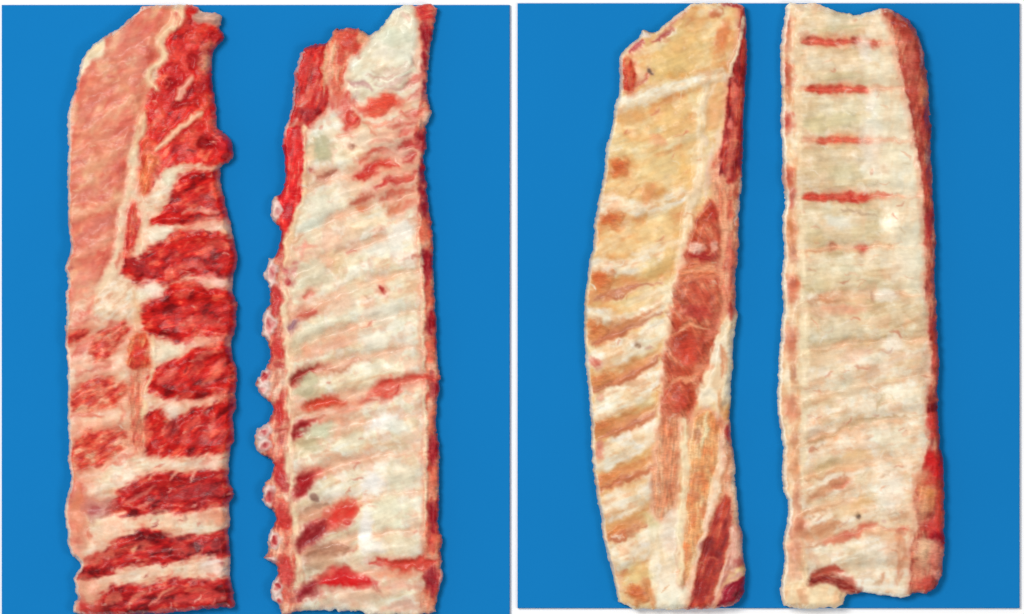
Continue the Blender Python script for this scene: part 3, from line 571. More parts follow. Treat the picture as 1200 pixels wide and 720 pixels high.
# red streaks on the ribs, with brown and olive shading painted among them
ST = [([(413,208),(424,204),(440,196),(460,188)], [7,9,9,5], (196,44,36), .92), ([(445,192),(458,192),(464,196)], 5, (206,60,46), .8), ([(440,220),(456,214),(470,213),(488,203)], [5,7,6,7], (194,46,40), .92), ([(466,210),(482,206)], 9, (206,80,60), .7),
      ([(412,240),(424,234),(436,228)], [5,9,5], (190,84,62), .85), ([(420,246),(428,242)], 7, (222,130,90), .8), ([(459,250),(466,242),(470,236)], [10,12,7], (214,110,74), .75), ([(452,244),(450,236)], 5, (226,150,110), .6),
      ([(372,208),(382,206),(394,201)], [4,7,4], (176,100,80), .85), ([(370,212),(390,210)], 8, (214,160,134), .6), ([(364,202),(368,200)], 5, (196,90,76), .7), ([(445,339),(450,343)], [5,6], (170,50,46), .95), ([(424,346),(434,350)], 4, (190,150,120), .7),
      ([(392,318),(396,310)], 4, (206,170,124), .7), ([(356,350),(362,344),(366,346)], [6,7,5], (200,88,70), .8), ([(345,290),(362,286),(372,288)], 6, (226,150,124), .75), ([(352,302),(354,285),(360,281)], 5, (224,140,120), .6),
      ([(338,388),(344,382),(350,376)], [7,9,5], (150,100,116), .85), ([(350,372),(360,368),(371,364)], [5,8,6], (204,90,74), .9), ([(336,345),(340,360)], 5, (224,160,136), .6),
      ([(376,412),(390,402),(410,398),(428,390),(450,386)], [5,10,10,8,4], (230,176,146), .75), ([(345,448),(350,442),(358,434),(370,430),(382,429)], [8,6,7,5,5], (178,66,56), .9), ([(380,430),(392,434),(400,434),(412,426)], [3,3,4,3], (196,130,100), .8), ([(410,426),(425,422)], 4, (214,150,124), .7),
      ([(356,474),(370,472),(386,472),(402,471)], [10,9,9,6], (206,78,54), .85), ([(380,476),(400,478),(424,474)], 14, (228,136,104), .7), ([(424,470),(440,462),(456,458),(466,456)], [4,10,16,12], (216,68,54), .85), ([(446,452),(466,446),(490,442),(512,444)], [6,8,7,8], (214,64,50), .85), ([(462,462),(466,452),(468,446)], 5, (190,50,46), .7),
      ([(466,448),(482,452),(496,448)], 14, (236,160,132), .6), ([(430,466),(445,470)], 6, (240,190,170), .7),
      ([(347,516),(351,508),(356,501)], [9,14,9], (168,16,28), .95), ([(358,498),(368,491),(380,488)], [8,6,4], (196,66,56), .85), ([(372,488),(400,492),(424,490)], 11, (230,160,126), .75), ([(366,535),(390,533),(410,536)], 8, (226,168,134), .7), ([(425,526),(450,520),(475,522)], 4, (228,188,150), .7),
      ([(350,578),(354,566),(362,558),(374,550)], [9,12,9,4], (180,30,36), .92), ([(352,556),(366,550),(380,550)], 7, (220,110,92), .6), ([(380,545),(410,546),(440,540)], 10, (232,196,166), .6), ([(376,561),(380,560)], 5, (240,230,220), .9),
      ([(354,638),(362,628),(374,618),(384,612)], [9,13,14,8], (158,16,28), .95), ([(380,614),(392,608),(404,602),(412,596)], [9,17,20,15], (212,50,40), .92), ([(396,592),(404,588),(413,590)], [6,8,6], (224,110,84), .8), ([(370,612),(384,602),(392,598)], 7, (222,120,100), .7), ([(404,614),(412,612)], 5, (196,40,40), .7),
      ([(364,648),(380,642),(396,640),(408,642)], [8,10,9,5], (166,110,86), .75), ([(360,660),(376,654),(392,656)], 7, (176,126,98), .65), ([(402,640),(412,642)], 4, (150,110,84), .7), ([(358,590),(372,588)], 10, (204,176,140), .6), ([(364,600),(358,602)], 5, (190,150,122), .6),  # brown shadow painted into the colour of the lower ribs
      ([(352,694),(364,688),(374,686)], [10,11,9], (150,20,40), .85), ([(372,684),(388,677),(404,676),(422,682),(440,684)], [10,17,16,11,7], (206,20,30), .95), ([(374,676),(390,672)], 6, (226,110,84), .7), ([(434,657),(460,660),(484,660),(512,657)], [3,5,6,4], (196,44,40), .9), ([(460,664),(476,666),(488,664)], [7,11,7], (220,74,52), .85), ([(440,672),(470,676),(492,672)], 11, (232,150,116), .6),
      ([(445,688),(470,682),(494,690)], 8, (228,160,134), .65), ([(437,686),(442,694)], 4, (190,110,90), .7), ([(352,702),(368,698),(380,702)], 7, (190,140,120), .7), ([(395,700),(420,698),(440,704)], 12, (228,190,160), .7), ([(426,580),(420,588),(428,576)], 3.5, (190,160,110), .7), ([(448,714),(470,708),(492,712)], 10, (226,160,136), .6)]
for p, w, c, op in ST:
    r.stroke(p, w, c, op, -1.6 if sum(c) < 400 else 0, soft=2.0, wob=1.3, halo=8)
r.specks(130, [(222,140,114),(196,96,80),(246,240,228),(206,180,148),(232,176,150)], 22, 345, 495, 120, 714, (4, 16), (1.2, 3), (.25, .65))
for p, w, c, op in [([(430,180),(446,176),(462,180)], 7, (206,76,60), .8), ([(468,176),(480,168),(490,170)], 9, (196,50,46), .8), ([(455,150),(470,146),(486,142)], 7, (212,90,72), .75), ([(474,190),(486,182)], 8, (190,40,40), .8), ([(446,232),(464,226),(486,220)], 7, (210,90,70), .75), ([(472,244),(484,236)], 8, (214,110,84), .7), ([(420,190),(430,184)], 6, (212,96,76), .7), ([(398,160),(408,156),(420,160)], 7, (220,120,94), .7), ([(480,118),(490,108)], 7, (206,90,76), .7), ([(412,118),(420,128)], 7, (210,80,64), .7),
                    ([(346,512),(352,502),(362,494)], 13, (150,10,20), .9), ([(348,582),(354,568),(364,556)], 14, (160,14,24), .9), ([(352,640),(364,626),(380,614)], 17, (140,8,18), .92), ([(390,610),(404,600),(414,592)], 18, (214,46,36), .85), ([(350,698),(364,690),(378,684)], 14, (140,12,26), .9), ([(376,684),(400,678),(430,683)], 14, (208,16,24), .9), ([(344,450),(352,440),(364,432)], 8, (160,40,36), .85), ([(356,476),(380,472),(404,471)], 11, (208,70,48), .8), ([(452,662),(484,664),(508,660)], 11, (212,56,42), .75),
                    ([(360,600),(372,592),(384,590)], 8, (180,140,112), .75), ([(362,652),(384,645),(408,646)], 12, (160,110,84), .7), ([(360,664),(384,660),(404,664)], 8, (196,150,120), .6), ([(352,534),(366,526),(384,524)], 8, (196,176,136), .6), ([(350,466),(366,460),(384,460)], 8, (196,180,140), .65)]:  # olive and brown shading painted where the ribs dip at the left
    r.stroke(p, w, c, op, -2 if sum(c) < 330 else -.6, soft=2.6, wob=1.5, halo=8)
for x, y in [(326,285),(324,350),(326,408),(326,480),(328,550),(332,605),(334,668)]:
    r.blob(x, y, 7, 15, (196,44,44), .75, -1)
for p, w, c, op in [([(408,110),(403,128),(408,148)], 12, (208,60,46), .85), ([(428,130),(448,121),(470,118)], 17, (214,64,44), .85), ([(424,142),(442,147),(462,141)], 7, (226,130,100), .75), ([(470,132),(486,137),(498,129)], 7, (212,84,66), .8), ([(436,156),(466,161),(490,151)], 6, (220,116,94), .75), ([(392,100),(398,112),(396,126)], 8, (216,92,70), .7), ([(416,40),(404,52),(398,70)], 11, (206,56,42), .75), ([(476,100),(488,92),(496,84)], 7, (206,90,78), .7)]:
    r.stroke(p, w, c, op, -.5, soft=2.6, wob=1.5, halo=7)
# painted on the membrane: grey-olive shading, white highlights, its own cream and pink
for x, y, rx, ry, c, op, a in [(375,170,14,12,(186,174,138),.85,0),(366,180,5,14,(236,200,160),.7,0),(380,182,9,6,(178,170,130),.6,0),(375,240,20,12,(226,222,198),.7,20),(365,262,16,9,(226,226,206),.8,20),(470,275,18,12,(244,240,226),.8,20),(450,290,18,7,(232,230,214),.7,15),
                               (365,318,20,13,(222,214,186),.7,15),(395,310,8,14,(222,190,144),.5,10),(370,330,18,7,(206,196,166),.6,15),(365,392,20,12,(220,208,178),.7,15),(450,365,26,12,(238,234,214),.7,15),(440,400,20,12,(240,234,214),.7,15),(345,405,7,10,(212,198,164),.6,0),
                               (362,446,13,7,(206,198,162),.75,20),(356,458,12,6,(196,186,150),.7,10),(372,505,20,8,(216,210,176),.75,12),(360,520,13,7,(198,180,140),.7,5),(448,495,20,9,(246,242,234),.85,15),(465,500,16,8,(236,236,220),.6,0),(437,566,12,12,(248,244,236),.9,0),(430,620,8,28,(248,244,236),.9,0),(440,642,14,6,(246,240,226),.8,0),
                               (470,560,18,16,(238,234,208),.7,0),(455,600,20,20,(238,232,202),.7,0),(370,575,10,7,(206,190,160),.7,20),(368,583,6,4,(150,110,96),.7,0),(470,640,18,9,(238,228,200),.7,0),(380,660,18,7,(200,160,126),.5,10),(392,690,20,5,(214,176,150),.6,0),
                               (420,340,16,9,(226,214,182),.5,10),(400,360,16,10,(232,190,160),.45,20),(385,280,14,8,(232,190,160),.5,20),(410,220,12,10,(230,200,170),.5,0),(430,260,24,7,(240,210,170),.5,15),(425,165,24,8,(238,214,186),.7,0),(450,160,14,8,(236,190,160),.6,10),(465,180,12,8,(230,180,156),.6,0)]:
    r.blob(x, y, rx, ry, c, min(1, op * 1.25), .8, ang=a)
for p, w, c in [([(411,170),(412,174)], 6, (150,96,78)), ([(434,150),(442,158)], 4, (226,150,120)), ([(470,158),(482,152)], 8, (214,96,80)), ([(462,140),(478,132),(490,128)], 4, (214,130,104)), ([(434,168),(450,164),(464,168)], 5, (230,160,136))]:
    r.stroke(p, w, c, .8, -.8, soft=2)
rack2 = r.build('raw rack, pale bone side up, red streaks, knobbly left edge, second from the left', ribs=2.0)
# ================================================================== rack 3: yellowish, fat side up
o3 = [(810,4),(840,4),(872,4),(874,25),(876,75),(872,112),(870,180),(870,210),(866,242),(865,267),(866,292),(862,330),(862,358),(866,372),(860,392),(859,422),(856,460),(855,497),(859,530),(862,552),(865,612),(871,622),(870,645),(875,675),(870,700),(856,713),(790,714),(726,714),
      (720,680),(710,647),(705,615),(699,577),(694,540),(692,497),(691,460),(687,435),(685,410),(685,385),(685,355),(689,330),(690,305),(697,287),(696,262),(700,242),(707,210),(710,180),(710,172),(717,150),(720,125),(726,110),(726,87),(726,67),(735,55),(750,42),(754,34),(762,38),(770,37),(782,27),(800,12)]
YEL = [(214,156,92),(226,180,116),(232,200,140),(238,216,168)]
PALE = [(232,190,150),(240,218,184),(243,232,208),(245,238,222)]
r = Rack(o3, 22, 8, 'fat_cover', 'fat', [(216,150,92),(226,176,114),(232,196,138),(238,214,166)], 37, nl=(22, 9), ang=20, rough_edge=.75)
for pts, cols in [([(716,140),(724,116),(760,104),(790,96),(825,85),(856,82),(858,96),(826,98),(790,110),(760,122),(735,130)], PALE),
              ([(706,190),(712,165),(745,168),(770,160),(800,148),(822,145),(822,160),(790,172),(760,186),(730,186)], [(232,190,130),(238,208,152),(242,218,174)]),
              ([(698,262),(708,222),(745,236),(780,228),(818,212),(812,232),(780,246),(745,256),(720,246)], PALE),
              ([(688,325),(692,300),(730,306),(762,296),(800,276),(800,300),(770,318),(740,326),(708,318)], PALE),
              ([(684,375),(690,355),(730,372),(760,356),(790,332),(788,356),(760,378),(730,386)], PALE),
              ([(684,430),(700,402),(740,392),(786,366),(784,394),(750,418),(710,436)], PALE),
              ([(688,490),(700,458),(740,442),(782,416),(780,446),(745,476),(705,496)], PALE),
              ([(692,548),(704,518),(740,504),(775,482),(772,520),(735,540),(705,556)], PALE),
              ([(696,598),(715,574),(745,560),(768,546),(766,590),(735,604),(708,616)], PALE),
              ([(704,650),(720,632),(750,615),(768,606),(768,650),(740,664),(715,672)], PALE)]:
    r.region(pts, cols, 'rib', 'bone', amp=3.2, rad=10, soft=4, ang=22, nl=(20, 7))
r.region([(766,520),(790,590),(800,600),(806,660),(808,716),(762,716),(758,660),(764,600)], [(232,208,170),(240,226,196),(244,236,216)], 'fat_seam', 'fat', amp=2, rad=10, soft=4, ang=85, nl=(24, 8))
r.mottle([(226,170,108),(242,226,190)], 15, .3)
# yellow fat, darker patches
for x, y, rx, ry, c, op, a in [(795,60,30,26,(226,190,120),.7,30),(793,86,13,7,(212,146,72),.75,0),(815,75,20,10,(226,186,124),.5,30),(765,88,14,8,(222,176,100),.6,0),(785,138,26,12,(228,186,118),.7,20),(800,150,20,8,(224,172,104),.5,20),(742,135,16,10,(218,158,92),.6,0),
                               (775,195,30,14,(234,200,136),.7,20),(806,205,12,14,(232,184,106),.6,20),(765,230,16,6,(216,160,90),.6,0),(760,228,9,10,(226,150,100),.7,0),(768,270,30,13,(234,202,142),.7,20),(770,315,26,11,(234,196,124),.7,30),(740,340,22,9,(234,202,140),.7,30),(786,300,10,22,(230,184,116),.55,-10),
                               (855,50,8,13,(220,140,72),.6,-20),(840,15,10,6,(200,104,60),.8,20),(846,42,7,15,(212,114,60),.75,-20),(842,62,7,7,(220,146,88),.6,0),(838,104,12,14,(232,184,130),.6,0),(836,135,10,16,(226,164,108),.7,0),(770,165,9,7,(228,150,108),.6,0),(788,75,20,12,(232,196,126),.5,0),
                               (752,675,14,18,(232,206,140),.6,0),(735,625,20,8,(226,206,150),.6,20),(760,610,10,8,(220,206,152),.5,0),(790,640,14,22,(240,232,212),.7,0),(785,690,18,20,(244,236,214),.7,0),(743,565,14,9,(222,176,116),.5,20)]:
    r.blob(x, y, rx, ry, c, op, .8, ang=a)
# orange lean showing at the left ends of the gaps
for x, y, rx, ry, a in [(727,196,12,11,20),(716,258,15,10,15),(706,330,13,16,0),(700,388,12,12,30),(706,446,16,9,20),(706,502,18,8,15),(712,562,16,9,20),(722,626,12,6,30),(748,696,12,11,-40)]:
    r.blob(x, y, rx, ry, (212,120,68), .9, 1.5, ang=a, name='meat_patch')
    r.blob(x - 2, y - 1, rx * .5, ry * .5, (204,96,50), .7, .5, ang=a)
r.region([(726,72),(736,66),(744,76),(746,96),(740,110),(728,104)], [(196,60,42),(212,92,60),(226,140,96)], 'meat_patch', 'lean', amp=2, rad=6, ang=80)
for p, w, c, op in [([(738,60),(746,54),(754,48)], 7, (176,44,50), .9), ([(766,48),(778,40),(786,34)], 6, (176,64,60), .85), ([(786,32),(798,18),(806,12)], 5, (206,120,96), .75), ([(752,38),(760,42)], 7, (240,226,214), .9), ([(752,62),(764,58),(780,48)], 10, (238,214,170), .8),
                    ([(744,100),(752,96),(758,88)], 5, (196,90,66), .8), ([(760,82),(764,87)], [5,6], (96,70,60), .9), ([(744,80),(752,84),(750,96)], 7, (238,200,160), .7), ([(708,210),(702,214)], 5, (110,90,110), .6),
                    ([(738,232),(742,222),(750,218)], 4, (204,150,90), .7), ([(757,226),(762,212)], 4, (214,160,96), .6), ([(770,240),(790,236),(804,226)], 4, (206,150,84), .6),
                    ([(700,398),(722,386),(740,376),(762,364)], [6,7,5,3], (190,106,78), .8), ([(735,404),(752,394),(770,382)], [3,4,3], (214,180,140), .7), ([(744,406),(748,402)], [6,5], (150,110,80), .8), ([(756,406),(766,406)], 4, (206,146,124), .7),
                    ([(698,458),(722,446),(745,434),(770,420)], [5,7,5,3], (188,120,84), .8), ([(700,470),(704,462)], 6, (222,146,116), .7), ([(696,424),(700,428)], 10, (208,100,84), .8), ([(704,512),(730,500),(750,490),(764,484)], [6,8,6,4], (200,134,88), .75), ([(700,520),(706,534)], 9, (214,116,96), .75), ([(716,510),(724,506)], 8, (196,130,80), .7),
                    ([(700,572),(725,560),(750,550)], [5,6,4], (204,150,100), .7), ([(715,636),(725,622),(735,618)], 5, (206,160,120), .7), ([(712,655),(722,672),(730,690)], 7, (236,190,156), .7), ([(755,680),(762,705)], 9, (214,136,78), .8), ([(740,300),(770,290)], 9, (244,230,206), .7),
                    ([(745,352),(780,340),(788,330)], 8, (240,228,200), .6)]:
    r.stroke(p, w, c, op, -.8 if sum(c) < 420 else .4, soft=2, wob=1.3)
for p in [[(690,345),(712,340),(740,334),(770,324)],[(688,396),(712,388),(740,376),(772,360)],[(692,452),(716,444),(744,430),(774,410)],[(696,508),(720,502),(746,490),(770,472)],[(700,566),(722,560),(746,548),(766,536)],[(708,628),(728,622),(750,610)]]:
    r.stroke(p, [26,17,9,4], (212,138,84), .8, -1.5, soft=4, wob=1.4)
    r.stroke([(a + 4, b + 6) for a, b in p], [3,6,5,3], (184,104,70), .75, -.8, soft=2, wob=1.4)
# cream boundary line
r.stroke([(826,95),(823,120),(820,150),(822,178),(818,212),(806,250),(801,300),(790,345),(782,400),(778,450),(772,500),(768,545)], [8,12,13,14,13,12,12,11,11,10,9,7], (242,220,184), .92, 2.2, name='fat_seam')
r.stroke([(834,170),(832,200),(826,232)], [8,10,8], (232,206,184), .8, 1); r.stroke([(826,170),(824,160)], 7, (236,210,180), .7)
r.region([(834,236),(846,250),(850,300),(848,350),(838,400),(826,440),(812,480),(800,500),(778,500),(776,460),(786,400),(796,340),(806,296),(818,256)], [(180,72,50),(196,92,64),(216,130,96)], 'muscle', 'lean', amp=1.5, rad=9, ang=-75, nl=(20, 7), soft=4)
# red muscle showing down the middle
RM = [(168,60,40),(185,76,52),(198,98,68),(216,132,98)]
for pts in [[(828,246),(834,238),(842,246),(847,270),(845,298),(840,312),(826,312),(806,302),(810,276),(818,258)],
            [(789,346),(796,332),(812,322),(838,324),(847,342),(842,368),(834,386),(816,380),(796,386),(787,370)],
            [(780,418),(788,396),(804,386),(826,387),(832,402),(823,426),(806,439),(788,432)],
            [(776,474),(784,456),(800,446),(814,453),(809,476),(799,490),(780,486)]]:
    r.region(pts, RM, 'muscle', 'lean', amp=3, rad=9, ang=-60, nl=(14, 8), fibre=5, grow=2, halo=0, soft=6.5, jag=8, smooth=0, op=.9)
r.region([(806,304),(826,312),(842,312),(844,322),(815,322),(797,332),(796,322)], [(212,110,72),(226,140,96)], 'muscle', 'lean', amp=1.5, rad=6)
for p, w in [([(788,394),(800,384),(814,381),(830,386)], 4), ([(780,454),(792,446),(804,443),(816,450)], 5), ([(800,318),(822,314),(842,318)], 6), ([(820,432),(812,446),(802,448)], 6)]:
    r.stroke(p, w, (230,156,116), .85, -1, soft=1.8)
for x, y, rx, ry, c, op in [(815,291,8,6,(236,196,176),.85),(836,289,4,8,(230,170,148),.8),(825,302,14,5,(160,36,36),.8),(837,250,5,8,(186,48,40),.6),(820,365,16,8,(170,40,36),.6),(816,345,12,10,(206,84,60),.5),(806,412,13,14,(202,60,42),.7),(822,432,12,8,(222,130,96),.7),(796,470,8,10,(206,70,52),.6)]:
    r.blob(x, y, rx, ry, c, op, .5)
r.region([(776,486),(798,490),(796,520),(792,560),(790,600),(772,610),(765,590),(768,540)], [(204,118,80),(216,144,104),(228,178,138)], 'muscle', 'lean', amp=2, rad=9, soft=4, ang=85, nl=(22, 7))
r.region([(776,600),(792,595),(794,640),(784,650),(774,640)], [(232,200,172),(240,220,200)], None, amp=0, op=.7, soft=5)
# strips on the right of the muscle
r.region([(832,200),(846,170),(860,160),(872,178),(870,240),(866,268),(868,300),(864,350),(862,372),(852,372),(846,330),(848,280),(842,244)], [(206,96,72),(220,130,98),(230,166,128)], 'lean_strip', 'lean', amp=2, rad=8, ang=84, nl=(26, 6), fibre=4)
r.stroke([(846,205),(850,245),(848,290),(846,340)], [5,7,6,5], (232,160,120), .85, 1); r.stroke([(868,200),(866,240),(863,262)], [3,4,3], (236,214,200), .85); r.stroke([(856,280),(858,310),(854,340)], 5, (206,84,66), .6)
r.region([(850,370),(864,362),(864,392),(860,430),(858,470),(846,480),(836,520),(838,470),(826,462),(820,478),(815,466),(826,440),(836,410),(842,386)], [(228,196,156),(238,218,182),(242,230,204)], 'fat_seam', 'fat', amp=2.5, rad=8, ang=80, nl=(20, 7))
r.stroke([(847,405),(848,425),(846,440)], [5,8,5], (214,136,92), .85, -1); r.stroke([(856,355),(857,372)], [5,6], (176,56,44), .8); r.blob(828,466,10,10,(236,230,206),.8); r.stroke([(828,400),(838,380),(842,360)], 5, (214,110,84), .7)
r.stroke([(842,460),(846,482)], 6, (212,144,92), .7); r.stroke([(822,430),(834,428)], 8, (226,150,112), .6)
r.region([(810,498),(822,480),(836,482),(846,500),(846,530),(838,560),(830,600),(820,640),(812,668),(800,688),(794,668),(802,620),(804,560)], [(216,132,80),(226,164,108),(236,196,146)], 'lean_strip', 'lean', amp=2.5, rad=8, ang=84, nl=(20, 6), fibre=4)
for x, y, rx, ry, c in [(816,510,4,7,(190,120,84)),(818,562,9,9,(212,116,70)),(812,580,6,8,(206,118,76)),(812,604,6,8,(210,128,84)),(804,650,7,8,(214,130,86)),(800,675,5,6,(204,150,116)),(825,600,6,12,(214,120,76)),(820,545,10,6,(222,150,92))]:
    r.blob(x, y, rx, ry, c, .7)
r.stroke([(800,492),(803,530),(802,580),(797,630),(796,680)], [8,9,9,9,9], (242,224,184), .9, 1.5, name='fat_seam')
r.stroke([(828,482),(826,505),(822,525)], [6,7,4], (238,222,176), .85, 1)
r.stroke([(850,505),(846,540),(838,575),(832,605),(822,635),(814,662),(812,690),(800,706)], [10,12,11,9,8,8,9,12], (242,220,190), .95, 2.5, name='fat_seam')
r.region([(842,500),(858,492),(870,550),(872,622),(858,618),(856,590),(848,576),(852,545)], [(220,150,114),(230,180,146),(238,206,176)], 'lean_strip', 'lean', amp=1.5, rad=8, ang=82, nl=(20, 5), fibre=3)
r.stroke([(853,500),(854,515)], [5,7], (188,44,40), .8); r.stroke([(860,545),(863,580),(862,605)], 4, (238,208,180), .8); r.stroke([(845,490),(846,500)], 6, (206,116,76), .7)
r.region([(848,577),(856,588),(859,612),(855,638),(846,664),(838,690),(832,720),(800,720),(808,712),(814,685),(820,650),(834,612)], [(140,30,28),(164,46,38),(184,64,46),(200,90,64)], 'muscle', 'lean', amp=1, rad=9, ang=70, nl=(26, 6), fibre=5)
r.blob(830,640,8,8,(120,24,24),.6); r.blob(847,595,6,8,(190,60,36),.6); r.blob(820,695,8,12,(146,28,30),.5)
r.region([(858,614),(876,616),(876,660),(866,664),(850,676),(840,700),(834,718),(826,718),(838,690),(848,662),(856,636)], [(200,126,106),(220,160,138),(232,190,166)], 'fat_seam', 'fat', amp=1.5, rad=7, ang=75, nl=(22, 5))
r.region([(842,700),(852,684),(866,676),(880,672),(880,720),(836,720)], [(104,14,26),(142,22,40),(168,40,60)], 'muscle', 'lean', amp=2, rad=8, ang=35, nl=(18, 6), fibre=3)
r.blob(865,660,7,6,(176,70,66),.7); r.stroke([(852,676),(870,672)], 4, (220,150,150), .7); r.stroke([(862,620),(868,616)], 8, (226,140,110), .6)
# red meat down the upper right edge
r.region([(866,0),(880,0),(880,180),(876,212),(866,205),(856,220),(846,200),(840,208),(845,180),(850,150),(849,130),(852,105),(858,85),(863,55),(868,30)], [(124,18,20),(158,34,30),(184,58,44),(208,98,74)], 'meat_edge', 'lean', amp=0, rad=8, ang=86, nl=(24, 6), fibre=5, label='red meat down the upper right edge')
r.stroke([(855,140),(857,150)], [6,7], (232,130,116), .8); r.stroke([(858,90),(862,110),(860,130)], 4, (220,100,84), .6); r.stroke([(853,205),(858,180),(862,150)], 5, (216,104,80), .6)
r.stroke([(872,20),(868,50),(860,70),(857,88)], [5,6,5,6], (240,216,180), .9, 1.5, name='fat_seam')
r.stroke([(848,6),(862,6),(868,8)], [5,6,4], (160,26,34), .9); r.stroke([(812,6),(830,8),(845,14)], 6, (242,226,190), .7); r.stroke([(832,30),(826,55),(824,75)], 6, (234,206,150), .6)
r.stroke([(838,96),(832,110),(824,128)], 5, (240,214,180), .7); r.stroke([(843,150),(840,175)], 6, (238,206,176), .7)
r.specks(130, [(214,150,100),(246,236,214),(226,180,130),(206,120,80),(238,206,170)], 22, 690, 865, 20, 708, (4, 14), (1.2, 3), (.3, .7))
r.rimline(-1, 4, (244,234,216), .7)
rack3 = r.build('yellowish fat covered rack with red muscle down its middle, third from the left', ribs=1.9)

# ================================================================== rack 4: pale, bone side up
o4 = [(921,4),(940,4),(957,5),(975,11),(995,18),(1015,16),(1030,10),(1042,10),(1055,17),(1070,27),(1082,55),(1085,80),(1089,120),(1091,150),(1091,180),(1095,255),(1097,305),(1095,320),(1097,352),(1097,362),(1099,397),(1101,435),(1099,472),(1101,515),(1105,540),(1107,577),(1106,602),(1107,640),(1105,672),(1097,688),(1090,695),(1070,695),(1065,700),(1052,700),(1027,697),(1010,694),(1004,697),(990,696),(988,713),(955,713),(920,713),
      (915,702),(914,687),(920,660),(916,635),(922,615),(926,592),(916,570),(917,540),(918,522),(911,485),(912,435),(915,390),(918,360),(916,330),(920,292),(916,267),(921,230),(917,210),(917,170),(915,150),(916,112),(915,75),(915,47),(920,25)]
CR4 = [(228,184,146),(238,208,174),(242,224,196),(245,234,214)]
BN4 = [(204,172,128),(220,194,152),(231,210,172),(241,228,198)]
r = Rack(o4, 22, 8, 'membrane', 'membrane', CR4, 53, nl=(26, 8), ang=6, rough_edge=.8)
def hband(yl, yr, hl, hr, bow=0): return slant(yl, yr, hl, hr, bow, 934, 1088, 7)
for i, (yl, yr, hl, hr, bw) in enumerate([(26,30,34,24,0),(76,78,44,40,0),(132,134,44,42,0),(196,196,52,50,0),(262,260,50,50,0),(320,316,48,46,2),(382,372,52,48,3),(442,418,46,36,5),(494,462,44,36,7),(540,510,34,40,7),(580,550,30,34,7),(618,590,30,36,6),(655,640,28,44,5)]):
    r.region(hband(yl, yr, hl, hr, bw), BN4 if i < 7 else CR4, 'rib', 'bone', amp=3.4, rad=12, soft=5, ang=4 if i < 6 else 20, nl=(30, 6))
r.mottle([(236,182,142),(222,194,150),(247,238,218)], 14, .4)
# white fascia down the right of the ribs
r.region([(1014,22),(1032,12),(1046,36),(1052,66),(1060,106),(1068,146),(1074,182),(1079,206),(1082,260),(1084,320),(1086,360),(1060,350),(1040,300),(1030,240),(1016,190),(1014,140),(1012,90)], [(238,214,180),(243,230,200),(245,238,214)], 'fascia', 'membrane', amp=1.5, rad=14, soft=12, ang=80, nl=(26, 8), op=.8)
for i in range(7):                                          # greyish tan bone faces between pale borders
    y = (28, 76, 134, 196, 262, 320, 382)[i]; h = (9, 17, 18, 22, 20, 19, 18)[i]
    r.region([(946,y-h),(975,y-h-1),(1006,y-h+1),(1014,y),(1008,y+h),(975,y+h+1),(946,y+h),(940,y)], [(206,176,134),(222,198,158),(233,212,176),(241,227,199)], None, amp=0, soft=6, ang=3, nl=(24, 7), op=.62 if i < 5 else .35)
g4 = np.random.default_rng(4)
for y, x1 in ((50,1050),(105,1056),(165,1064),(231,1074)):
    r.stroke([(936, y), (975, y - 1), (1020, y + 1), (x1, y)], [7, 9, 7, 4], (228,158,124), .7, -1.5, soft=3, wob=1)
for yl, yr in ((293,290),(352,346),(412,396),(470,440),(518,486),(560,530),(600,570),(637,615)):
    m_ = (yl + yr) / 2 - 3
    r.stroke([(936, yl + 3), (975, (yl + m_) / 2), (1020, m_), (1082, yr)], [8, 9, 6, 3], (226,174,134), .6, -1.5, soft=3.5, wob=1.5)
    r.stroke([(938, yl + 4), (960, yl - 1), (990, m_ + 4)], [6, 4, 2], (198,146,108), .6, -.4, soft=2, wob=1.5)
for y, x0, x1, w, c in [(50,940,1008,6,(206,90,72)),(105,946,1016,8,(208,84,66)),(165,958,1018,7,(216,104,80)),(231,942,1022,8,(210,74,56))]:
    r.stroke([(x0 - 8, y), ((x0 + x1) / 2, y - 1), (x1 + 14, y)], [6, 13, 5], (236,172,132), .8, -1.5, soft=3, wob=.8)
    r.stroke([(x0, y + 1), ((2 * x0 + x1) / 3, y), ((x0 + 2 * x1) / 3, y + 1), (x1, y)], [w * .4, w * .8, w * .8, w * .4], (226,126,98), .99, -1.2, soft=2, name='meat_strip', kind='lean', wob=.8)
    x = x0 + 2
    while x < x1 - 3:
        l = g4.uniform(5, 13)
        r.stroke([(x, y + g4.normal(0, 1)), (x + l * .5, y + g4.normal(0, 1)), (x + l, y + g4.normal(0, 1))], w * g4.uniform(.7, 1.15), c, .95, -.6, soft=1.6, wob=.6, halo=2)
        x += l + g4.uniform(0, 3)
